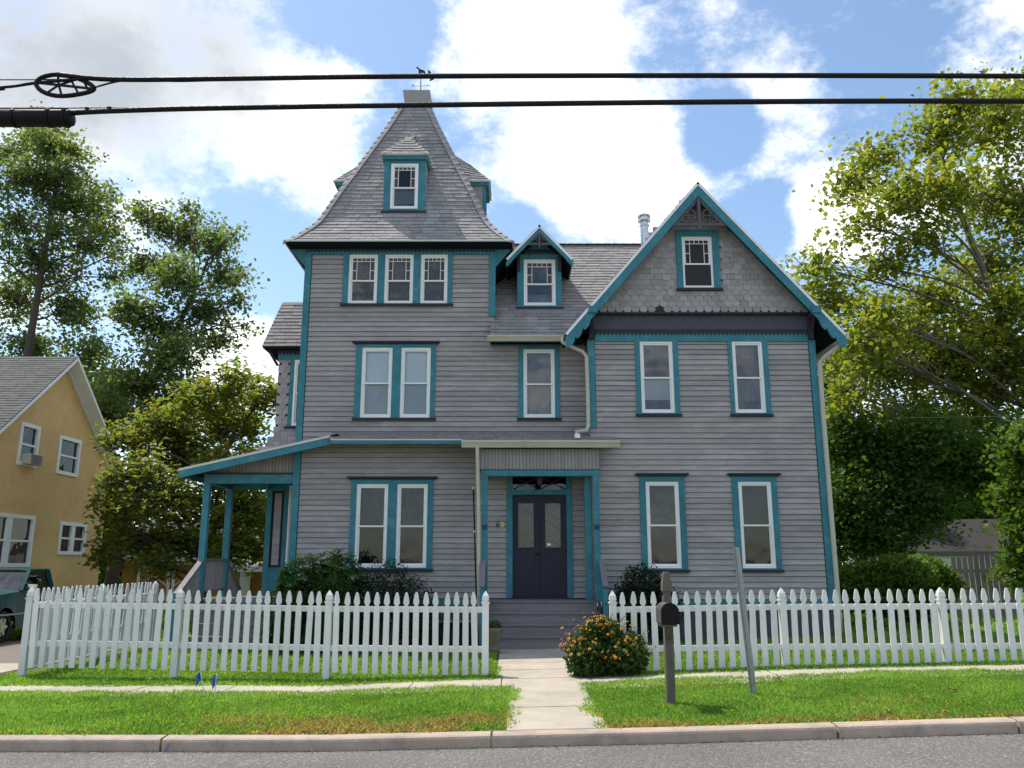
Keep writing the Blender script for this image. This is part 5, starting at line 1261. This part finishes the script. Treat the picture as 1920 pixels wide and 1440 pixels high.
#TREES_BEGIN
tree('sycamore_tree', 'tall sycamore with yellow-green leaves and pale limbs, right of the house', (17.6, 27.5, .3), [(17.6, 27.5, .1), (17.5, 27.4, 4.5), (17.2, 27.2, 8.0), (16.2, 27, 11.5), (15.2, 27, 15.5)], .26, [(15.36, 25.69, 17.2, 1.1, 1.15, 0.82), (17.72, 27.22, 17.28, 1.35, 1.42, 1.35), (14.85, 26.35, 16.17, 1.21, 1.27, 0.84), (13.1, 27.52, 15.97, 0.96, 1.01, 0.67), (12.1, 27.63, 14.98, 0.96, 1.01, 0.77), (12.39, 24.83, 13.26, 1.2, 1.26, 0.77), (13.98, 24.57, 13.32, 1.19, 1.25, 1.02), (18.06, 28.69, 14.85, 1.39, 1.46, 1.59), (11.71, 25.8, 12.76, 0.8, 0.84, 0.53), (13.36, 25.67, 12.14, 1.05, 1.11, 0.62), (17.84, 29.48, 12.62, 1.4, 1.47, 1.2), (12.78, 26.85, 11.65, 1.0, 1.05, 0.55), (15.08, 28.68, 11.1, 1.35, 1.42, 0.97), (10.42, 26.88, 11.66, 0.82, 0.86, 0.64), (11.2, 27.7, 10.78, 1.12, 1.18, 0.84), (11.51, 25.25, 9.27, 1.18, 1.24, 0.76), (16.46, 27.67, 9.61, 1.48, 1.55, 1.11), (11.87, 28.84, 8.95, 0.96, 1.0, 0.86), (12.54, 27.12, 7.96, 1.34, 1.41, 0.9), (14.91, 28.21, 8.22, 1.49, 1.57, 0.93), (16.48, 27.86, 7.38, 1.37, 1.44, 1.1), (10.44, 24.82, 6.76, 0.9, 0.94, 0.65), (19.77, 28.29, 19.0, 1.21, 1.27, 1.21), (18.89, 27.46, 13.47, 1.32, 1.39, 1.7), (17.5, 26.01, 8.78, 1.21, 1.27, 1.56), (10.83, 24.66, 8.24, 0.98, 1.03, 0.82), (14.22, 28.83, 9.54, 1.34, 1.41, 0.96), (15.0, 26.86, 8.64, 1.25, 1.31, 0.89), (17.48, 28.09, 8.38, 1.12, 1.17, 1.12), (11.2, 28.89, 9.96, 0.77, 0.81, 0.77), (13.59, 28.07, 6.87, 1.47, 1.54, 0.64), (16.52, 29.11, 6.67, 1.52, 1.6, 0.66), (16.77, 26.47, 10.38, 1.07, 1.12, 1.07)], 'leaf_sycamore', 'bark_pale', 1750, 25, .175, .38, 21, twr=.016, shell=.6)
tree('maple_tree', 'tall dark green maple rising behind the yellow house roof', (-22.0, 36, 0), [(-22, 36, 0), (-21.8, 36, 8), (-21.6, 36, 14), (-21.3, 36, 21)], .26, [(-23.36, 37.5, 23.22, 0.93, 0.98, 0.58), (-23.14, 35.72, 21.26, 0.75, 0.79, 0.63), (-21.51, 38.18, 20.19, 0.93, 0.98, 0.66), (-19.82, 37.89, 19.35, 0.58, 0.61, 0.66), (-17.74, 33.99, 16.02, 0.7, 0.74, 0.7), (-19.95, 34.18, 16.1, 1.06, 1.11, 0.82), (-17.36, 34.58, 15.26, 0.43, 0.45, 0.59), (-23.91, 38.33, 22.89, 1.22, 1.28, 0.81), (-20.64, 35.68, 20.47, 1.13, 1.18, 0.75), (-24.15, 36.63, 20.97, 1.16, 1.21, 1.03), (-20.98, 35.01, 19.05, 1.71, 1.79, 0.98), (-19.14, 36.04, 17.68, 0.99, 1.04, 0.99), (-21.68, 35.43, 20.88, 1.5, 1.57, 1.0), (-22.33, 35.25, 18.91, 1.72, 1.8, 1.23), (-20.67, 36.43, 18.39, 1.76, 1.85, 1.51), (-23.3, 36.42, 17.31, 1.5, 1.58, 1.5), (-20.54, 38.02, 16.89, 1.43, 1.5, 1.3), (-22.08, 36.91, 15.38, 2.01, 2.11, 1.51), (-24.17, 38.14, 14.21, 1.54, 1.62, 1.8), (-20.82, 37.78, 13.56, 1.78, 1.87, 1.52), (-23.03, 38.45, 11.9, 1.79, 1.88, 1.28), (-19.32, 36.86, 10.97, 1.47, 1.54, 1.22), (-23.5, 34.32, 15.66, 1.41, 1.48, 2.12), (-19.09, 37.8, 15.17, 0.64, 0.67, 0.77)], 'leaf_maple', 'bark', 1080, 25, .17, .30, 22, twr=.02, shell=.75)
tree('maple_tree', 'spreading maple with open top between the yellow house and the tower', (-15.2, 33, 0), [(-15.6, 33, 0), (-15.2, 33, 5), (-14.6, 33, 9), (-13.2, 33, 13.0)], .26, [(-15.83, 34.86, 16.64, 1.08, 1.13, 0.84), (-14.48, 34.62, 16.03, 1.07, 1.12, 0.95), (-12.76, 33.28, 15.23, 1.03, 1.08, 0.8), (-15.88, 33.86, 14.25, 1.04, 1.09, 0.92), (-13.6, 31.84, 13.04, 1.3, 1.36, 0.97), (-12.57, 34.33, 13.93, 1.05, 1.1, 0.93), (-12.96, 33.29, 11.91, 1.34, 1.41, 0.89), (-11.08, 32.14, 12.12, 0.56, 0.59, 0.48), (-10.7, 31.25, 12.83, 0.38, 0.4, 0.34), (-16.62, 34.42, 16.96, 0.59, 0.62, 0.47), (-14.48, 34.96, 17.33, 0.6, 0.63, 0.39), (-11.18, 31.35, 14.68, 0.43, 0.45, 0.39), (-11.45, 34.2, 11.71, 0.32, 0.34, 0.32), (-14.64, 32.64, 11.26, 1.31, 1.38, 1.09), (-13.21, 31.6, 9.65, 1.47, 1.54, 1.05), (-15.05, 32.18, 8.7, 1.7, 1.78, 1.27), (-16.92, 34.08, 7.74, 1.78, 1.87, 1.34), (-12.64, 34.49, 11.08, 0.92, 0.97, 0.57), (-15.09, 31.18, 11.48, 0.94, 0.99, 0.94), (-13.61, 33.46, 8.3, 1.54, 1.61, 1.1)], 'leaf_maple', 'bark', 960, 24, .165, .29, 23, twr=.02, shell=.75)
tree('dogwood_tree', 'broad dogwood turning yellow and rust behind the side porch', (-9.3, 25.5, 0), [(-9.2, 25.5, 0), (-9.2, 25.5, 1.6), (-9.0, 25.5, 3.4), (-8.8, 25.5, 5.2)], .20, [(-8.24, 24.04, 6.93, 0.55, 0.58, 0.71), (-8.09, 26.2, 6.96, 0.69, 0.72, 0.77), (-9.49, 24.96, 6.46, 0.9, 0.94, 0.65), (-11.32, 26.72, 6.08, 1.13, 1.19, 0.7), (-9.34, 27.04, 6.14, 1.23, 1.3, 0.7), (-12.09, 25.52, 5.39, 0.83, 0.87, 0.5), (-10.68, 27.1, 5.08, 1.4, 1.47, 0.79), (-8.18, 24.89, 4.49, 1.2, 1.26, 0.72), (-10.88, 24.15, 4.25, 0.93, 0.98, 0.62), (-12.03, 25.82, 3.44, 0.82, 0.87, 0.66), (-9.82, 24.0, 3.46, 1.23, 1.29, 0.69), (-8.29, 24.53, 3.19, 1.25, 1.31, 0.7), (-11.33, 25.21, 2.44, 0.96, 1.01, 0.48), (-10.14, 25.85, 2.3, 1.14, 1.2, 0.49), (-7.86, 24.4, 2.12, 1.08, 1.13, 0.46), (-9.98, 24.04, 1.67, 0.6, 0.63, 0.27), (-8.16, 26.68, 3.33, 0.68, 0.71, 1.19), (-11.93, 24.9, 1.9, 0.47, 0.49, 0.24)], 'leaf_dogwood', 'bark', 950, 32, .155, .22, 24, flat=1.1, droop=.5)
tree('shade_tree', 'dark shady understorey tree beside the right wall of the house', (11.5, 25, .3), [(11.5, 25, .1), (11.5, 25, 1.5), (11.8, 25, 3.2), (12.4, 25, 5.0)], .16, [(10.43, 25.92, 5.44, 1.01, 1.06, 1.01), (11.69, 25.79, 5.09, 1.17, 1.23, 1.0), (12.53, 24.76, 5.28, 1.12, 1.18, 0.88), (10.21, 24.92, 3.69, 0.96, 1.01, 0.96), (11.69, 25.04, 3.54, 1.12, 1.18, 0.96), (12.74, 25.29, 3.24, 0.64, 0.68, 0.64), (10.86, 25.19, 2.6, 1.12, 1.17, 0.8), (13.92, 25.12, 4.51, 1.13, 1.19, 0.97), (15.03, 25.24, 5.02, 0.98, 1.03, 0.98), (9.85, 25.88, 2.63, 0.66, 0.69, 0.98)], 'leaf_dark', 'bark', 900, 44, .135, .32, 25)
tree('conifer_tree', 'distant conifer tip showing past the right eave', (15, 38, .3), [(14.6, 38, 0), (14.6, 38, 5), (14.6, 38, 10.6)], .2, [(14.85, 38.07, 9.98, 0.55, 0.58, 0.4), (14.99, 38.08, 9.21, 0.65, 0.68, 0.4), (14.88, 37.74, 10.67, 0.4, 0.42, 0.35), (14.68, 38.08, 8.45, 0.7, 0.73, 0.5)], 'leaf_needle', 'bark', 70, 60, .16, .30, 26, droop=1.0)
tree('young_tree', 'young bright green tree at the right edge beside the plank fence', (12.4, 19.5, .3), [(12.5, 19.5, .1), (12.4, 19.5, 1.5), (12.3, 19.5, 3.2)], .07, [(11.83, 19.54, 3.32, 0.4, 0.42, 0.5), (11.95, 19.11, 2.5, 0.61, 0.64, 0.61), (11.85, 19.43, 1.61, 0.44, 0.46, 0.55), (12.45, 19.56, 3.64, 0.5, 0.53, 0.63), (11.94, 19.12, 4.21, 0.49, 0.52, 0.49)], 'leaf_hedge', 'bark', 220, 40, .13, .22, 27)
tree('background_tree', 'dim tree closing the gap behind the orange garage', (-16, 42, 0), [(-16, 41, 0), (-16, 41, 3), (-16, 41, 6)], .2, [(-10.18, 39.93, 4.13, 1.53, 1.6, 1.53), (-18.53, 40.36, 1.64, 1.52, 1.6, 1.02), (-19.49, 39.71, 4.12, 1.27, 1.33, 2.03), (-12.2, 40.41, 1.64, 1.53, 1.6, 1.02), (-21.48, 40.48, 9.42, 1.59, 1.67, 1.59)], 'leaf_dark', 'bark', 300, 44, .30, .6, 28)
tree('background_tree', 'dim tree mass rising behind the grey shed roof', (24, 43, .3), [(24, 43, 0), (24, 43, 3), (24, 43, 6)], .2, [(22.7, 42.04, 5.87, 2.16, 2.27, 1.62), (25.48, 42.12, 6.14, 2.17, 2.28, 1.9), (20.62, 43.35, 6.0, 2.23, 2.34, 1.95), (25.2, 43.93, 4.38, 2.24, 2.35, 1.12), (27.13, 42.5, 4.56, 1.63, 1.71, 1.63), (22.43, 42.91, 4.31, 1.92, 2.01, 1.09), (18.32, 43.19, 5.98, 1.94, 2.04, 1.94)], 'leaf_dark', 'bark', 420, 44, .26, .6, 29)
#TREES_END

# ------------------------------------------------------------------ shrubs
def shrub(name, label, base, lobes, mat, n, lsize, seed, aspect=.4, flat=.2, stem=.03, cat='shrub', shell=.30, rosette=0):
    rng = np.random.default_rng(seed); t = thing(name, base, label, cat); wood = MB(); cs = []
    vol = np.array([l[3]*l[4]*l[5] for l in lobes])**.7; vol /= vol.sum()
    V = []
    for l, f in zip(lobes, vol):
        for q in range(5):
            e = ell(rng, 1, l[:3], np.array(l[3:6])*.7)[0]; wood.tube([Vector(base) + Vector((rng.normal()*.08, rng.normal()*.05, -.05)), Vector(base).lerp(Vector(e), .5), e], [stem, stem*.7, stem*.3], 5)
        if rosette:
            k = int(n*f/rosette); P = ell(rng, k, l[:3], l[3:6], shell)
            for p in P:
                ax = (p - np.array(l[:3]))/np.array(l[3:6]); ax[2] += .5; ax /= np.linalg.norm(ax)+1e-9
                u = np.cross(ax, [.3, .5, .8]); u /= np.linalg.norm(u); w = np.cross(ax, u)
                for j in range(rosette):
                    a = 2*math.pi*j/rosette + rng.random()*.5; d = u*math.cos(a) + w*math.sin(a) + ax*rng.uniform(.05, .7); d /= np.linalg.norm(d); s = lsize*rng.uniform(.75, 1.2)
                    b = np.cross(d, ax); b /= np.linalg.norm(b)+1e-9
                    V.append([p, p + d*s*.55 + b*s*.14, p + d*s, p + d*s*.55 - b*s*.14])
        else:
            cs.append(ell(rng, int(n*f), l[:3], l[3:6], shell) + rng.normal(size=(int(n*f), 3))*.05)
    wood.build('stems', 'bark', t)
    v = np.array(V) if rosette else leaves(np.vstack(cs), lsize, rng, flat, aspect, 0)
    npmesh('foliage', v, 4, mat, t); return t
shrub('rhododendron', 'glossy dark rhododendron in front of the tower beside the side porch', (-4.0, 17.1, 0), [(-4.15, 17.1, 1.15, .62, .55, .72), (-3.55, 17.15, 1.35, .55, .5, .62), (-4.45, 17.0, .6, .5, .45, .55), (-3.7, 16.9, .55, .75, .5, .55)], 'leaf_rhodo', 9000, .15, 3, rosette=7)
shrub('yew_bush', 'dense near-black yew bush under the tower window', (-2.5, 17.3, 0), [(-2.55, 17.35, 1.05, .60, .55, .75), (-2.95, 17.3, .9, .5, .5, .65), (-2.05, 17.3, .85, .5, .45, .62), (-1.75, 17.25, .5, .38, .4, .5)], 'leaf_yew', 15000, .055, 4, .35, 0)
shrub('boxwood_bush', 'small round dark bush behind the mailbox against the wing', (2.72, 17.3, .1), [(2.65, 17.3, 1.15, .52, .42, .52), (2.95, 17.3, .8, .45, .4, .6), (2.3, 17.2, .75, .42, .4, .55)], 'leaf_yew', 9000, .06, 5, .6, .2)
shrub('hedge_bush', 'wide hedge with sunlit yellow-green top right of the house', (9.8, 20, .25), [(8.43, 20.37, 1.36, 0.64, 0.67, 0.38), (9.07, 19.81, 1.43, 0.75, 0.78, 0.47), (9.95, 20.46, 1.45, 0.58, 0.61, 0.42), (10.47, 20.4, 1.2, 0.33, 0.35, 0.31), (8.68, 19.88, 0.95, 0.74, 0.78, 0.43), (9.59, 19.96, 0.94, 0.62, 0.65, 0.44), (7.88, 20.02, 1.06, 0.5, 0.53, 0.5)], 'leaf_hedge', 16000, .11, 6, .6, .4)
# black-eyed susans
rng = np.random.default_rng(11)
t = thing('flower_bush', (1.35, 13.0, .08), 'bushy clump of orange flowers with dark centres beside the front walk', 'flowers')
lob = [(1.36, 12.95, .42, .46, .42, .38), (1.15, 12.85, .30, .38, .35, .30), (1.62, 12.85, .34, .42, .35, .32), (1.35, 13.0, .66, .34, .3, .26)]
lob += [(1.02, 12.9, .46, .22, .25, .22), (1.80, 12.95, .52, .2, .22, .2), (1.28, 12.8, .80, .14, .15, .14)]
cs = np.vstack([ell(rng, int(2600*min(1, l[3]/.4)**2), l[:3], l[3:6], .5) for l in lob]); cs = cs[cs[:, 2] > .06]
npmesh('foliage', leaves(cs, .075, rng, .2, .55, .1), 4, 'leaf_flower', t)
st = MB(); pet = []; eye = MB()
for i in range(360):
    l = lob[int(rng.integers(0, 7))]; d = rng.normal(size=3); d[2] = abs(d[2])*.9 + .12; d[1] -= .25; d /= np.linalg.norm(d); p = np.array(l[:3]) + d*np.array(l[3:6])*(rng.uniform(.85, 1.3) if rng.random() < .85 else rng.uniform(1.3, 1.65))
    if p[2] < .22: p[2] += .22
    nrm = d*.6 + np.array([0, -.25, .45]) + rng.normal(size=3)*.35; nrm /= np.linalg.norm(nrm); u = np.cross(nrm, [.1, .9, .2]); u /= np.linalg.norm(u); w = np.cross(nrm, u)
    if i % 3 == 0: st.tube([Vector(p - d*.22), Vector(p)], .004, 4, False)
    r_ = rng.uniform(.018, .031)
    if rng.random() < .84:
        for j in range(8):
            a = 2*math.pi*j/8; dd = u*math.cos(a) + w*math.sin(a); b = np.cross(nrm, dd); pet.append([p + dd*.004, p + dd*r_*.6 + b*r_*.24, p + dd*r_ - nrm*r_*.25, p + dd*r_*.6 - b*r_*.24])
    eye.tube([Vector(p - nrm*.002), Vector(p + nrm*.013)], [.011, .006], 6)
npmesh('petals', np.array(pet), 4, 'petal', t, kind='stuff'); eye.build('flower_centres', 'flower_eye', t, kind='stuff'); st.build('stems', 'leaf_flower', t, kind='stuff')
# plant in the planter
cs = ell(rng, 260, (-.335, 16.35, .56), (.15, .15, .10), .5); npmesh('plant', leaves(cs, .06, rng, .2, .4, 0), 4, 'leaf_hedge', bpy.data.objects['planter'])

# ------------------------------------------------------------------ grass
def blades(name, label_kind, xr, yr, dens, hgt, wid, seed, mask=None, brown=None):
    rng = np.random.default_rng(seed); n = int((xr[1]-xr[0])*(yr[1]-yr[0])*dens)
    x = rng.uniform(*xr, n); y = rng.uniform(*yr, n)
    nz = sum(np.sin(x*a + y*b + c)*w for a, b, c, w in ((2.1, 1.3, .4, .5), (-1.7, 3.9, 2, .4), (5.3, -2.2, 1, .35), (9.1, 7.3, 4, .25), (-13, 11, 2.2, .2)))
    keep = np.ones(n, bool) if mask is None else mask(x, y, nz, rng)
    x, y, nz = x[keep], y[keep], nz[keep]; n = len(x); z = G(x, y)
    h = hgt*rng.uniform(.45, 1.25, n)*(1 + .18*nz); a = rng.uniform(0, 2*np.pi, n); w = wid*rng.uniform(.6, 1.4, n)
    cl = rng.random(n) < .5; h = np.where(cl, h*.75, h); w = np.where(cl, w*1.9, w)
    lean = rng.normal(size=(n, 2))*np.where(cl, 1.0, .55)[:, None]*h[:, None]
    v = np.zeros((n, 3, 3)); v[:, 0] = np.c_[x - np.cos(a)*w, y - np.sin(a)*w, z - .004]; v[:, 1] = np.c_[x + np.cos(a)*w, y + np.sin(a)*w, z - .004]
    v[:, 2] = np.c_[x + lean[:, 0], y + lean[:, 1], z + h]
    t = np.clip(rng.normal(.48, .26, n) + .22*nz, 0, 1)[:, None]
    c = np.array([.080, .168, .030])*(1-t) + np.array([.240, .370, .090])*t
    if brown is not None:
        bmask = brown(x, y, nz, rng); bt = (np.array([.30, .205, .095])*(.6+.8*rng.random((n, 1)))); c = np.where(bmask[:, None], bt, c)
    cols = np.repeat(np.c_[c, np.ones(n)][:, None, :], 3, axis=1)
    return npmesh(name, v, 3, 'grass', None, cols, label_kind, 'grass', 'stuff')
inwalk = lambda x, y, e: (x > -.06+e) & (x < .97-e) & (y < 11.6)
def edge(nz, rng, n): return .10*nz + rng.normal(size=n)*.05
def mverge(x, y, nz, rng):
    e = edge(nz, rng, len(x)); bare = np.exp(-((x + 1.2)/1.4)**2 - ((y - 9.1)/.5)**2)*.6 + .35*np.clip((9.05 - y)/.25, 0, 1); return (rng.random(len(x)) > bare) & ~((x > -.06+.06+e*.8) & (x < .97-.06-e*.8)) & (y < np.where(x < 0, 11.98, 12.14) + e*1.1) & ~((x < -8.1))
def bverge(x, y, nz, rng):
    p = np.clip((10.1 - y)/.8, 0, 1)*np.exp(-((x + 1.3)/1.7)**2)*1.6 + .75*np.clip((9.25 - y)/.4, 0, 1)*(x > .95) + .30*np.clip((9.1 - y)/.3, 0, 1) + .25*np.exp(-((x-4.5)/1.2)**2 - ((y-9.8)/.5)**2)
    lo = np.sin(x*1.1+y*.7+1)*np.sin(x*.6-y*1.9)+.5*np.sin(x*2.3+y*2.9); p = p + .22*np.clip(lo-.35, 0, 1)
    return rng.random(len(x)) < np.clip(p*(.6 + .5*nz), .02, .92)
blades('grass_verge', 'short bright green grass on the verge by the kerb', (-8, 8.2), (8.80, 12.5), 4000, .044, .0085, 1, mverge, bverge)
def mstrip(x, y, nz, rng):
    e = edge(nz, rng, len(x)); return (y > 12.60 + e*.9) & ~((x > -.24+.05+e*.9) & (x < 1.30-e*.9)) & (x > -8.05)
blades('grass_front', 'short green grass along the foot of the picket fence', (-8.1, 10.5), (12.3, 14.2), 2400, .050, .010, 2, mstrip)
blades('grass_yard', 'green lawn between the picket fence and the house', (-7.7, 12), (14.2, 18.6), 750, .075, .014, 3, lambda x, y, nz, rng: ~((x > -.3) & (x < 1.4)) & ~((y > 17.0) & (x > -5) & (x < 6.8)))
blades('grass_far', 'rough grass of the back gardens', (-30, 32), (18.6, 34), 60, .16, .05, 4, lambda x, y, nz, rng: ~((x > -5) & (x < 7)) & ~((x < -8) & (y < 20.5)))
# fallen leaves
LL = ['brown fallen leaf in the shade of the mailbox', 'brown fallen leaf near the kerb below the steel post', 'brown fallen leaf far right on the verge', 'brown fallen leaf near the sidewalk behind the steel post', 'brown fallen leaf right beside the kerb joint', 'brown fallen leaf on the dry patch left of the front walk']
for i, (x, y) in enumerate(((2.42, 9.5), (3.9, 9.1), (5.2, 10.3), (3.55, 11.6), (4.4, 8.95), (-.6, 9.25))):
    z = g1(x, y)+.05; r_ = .05; a = i*1.3
    m = MB(); P = [(x+r_*s*math.cos(a+k), y+r_*s*math.sin(a+k), z+.012*((j % 2))) for j, (k, s) in enumerate(((0, 1.3), (.6, .6), (1.2, 1.1), (2.2, .6), (3.1, 1), (4.0, .6), (5.0, 1.1), (5.6, .6)))]
    m.add([(x, y, z-.008)] + P, [(0, j+1, (j+1) % 8 + 1) for j in range(8)]); m.build('fallen_leaf', 'dead_leaf', None, LL[i], 'leaf', 'fallen leaves on the verge')

# leaf litter and grit gathered along the gutter
rng = np.random.default_rng(77); n = 900
x = rng.uniform(-9, 9, n); y = KY - np.abs(rng.normal(size=n))*.05 - .004; z = interp(x, ZR) + .006; a = rng.uniform(0, 6.28, n); s_ = rng.uniform(.004, .016, n)
v = np.zeros((n, 3, 3))
for k in range(3): v[:, k] = np.c_[x + s_*np.cos(a + k*2.1), np.minimum(y + s_*np.sin(a + k*2.1), KY - .002), z + rng.uniform(0, .008, n)]
c = np.array([.16, .11, .055])*rng.uniform(.4, 1.5, (n, 1)); gm = rng.random(n) < .25; c[gm] = np.array([.09, .15, .03])
npmesh('gutter_litter', v, 3, 'grass', None, np.repeat(np.c_[c, np.ones(n)][:, None, :], 3, axis=1), 'fine leaf litter and grit along the foot of the kerb', 'litter', 'stuff')
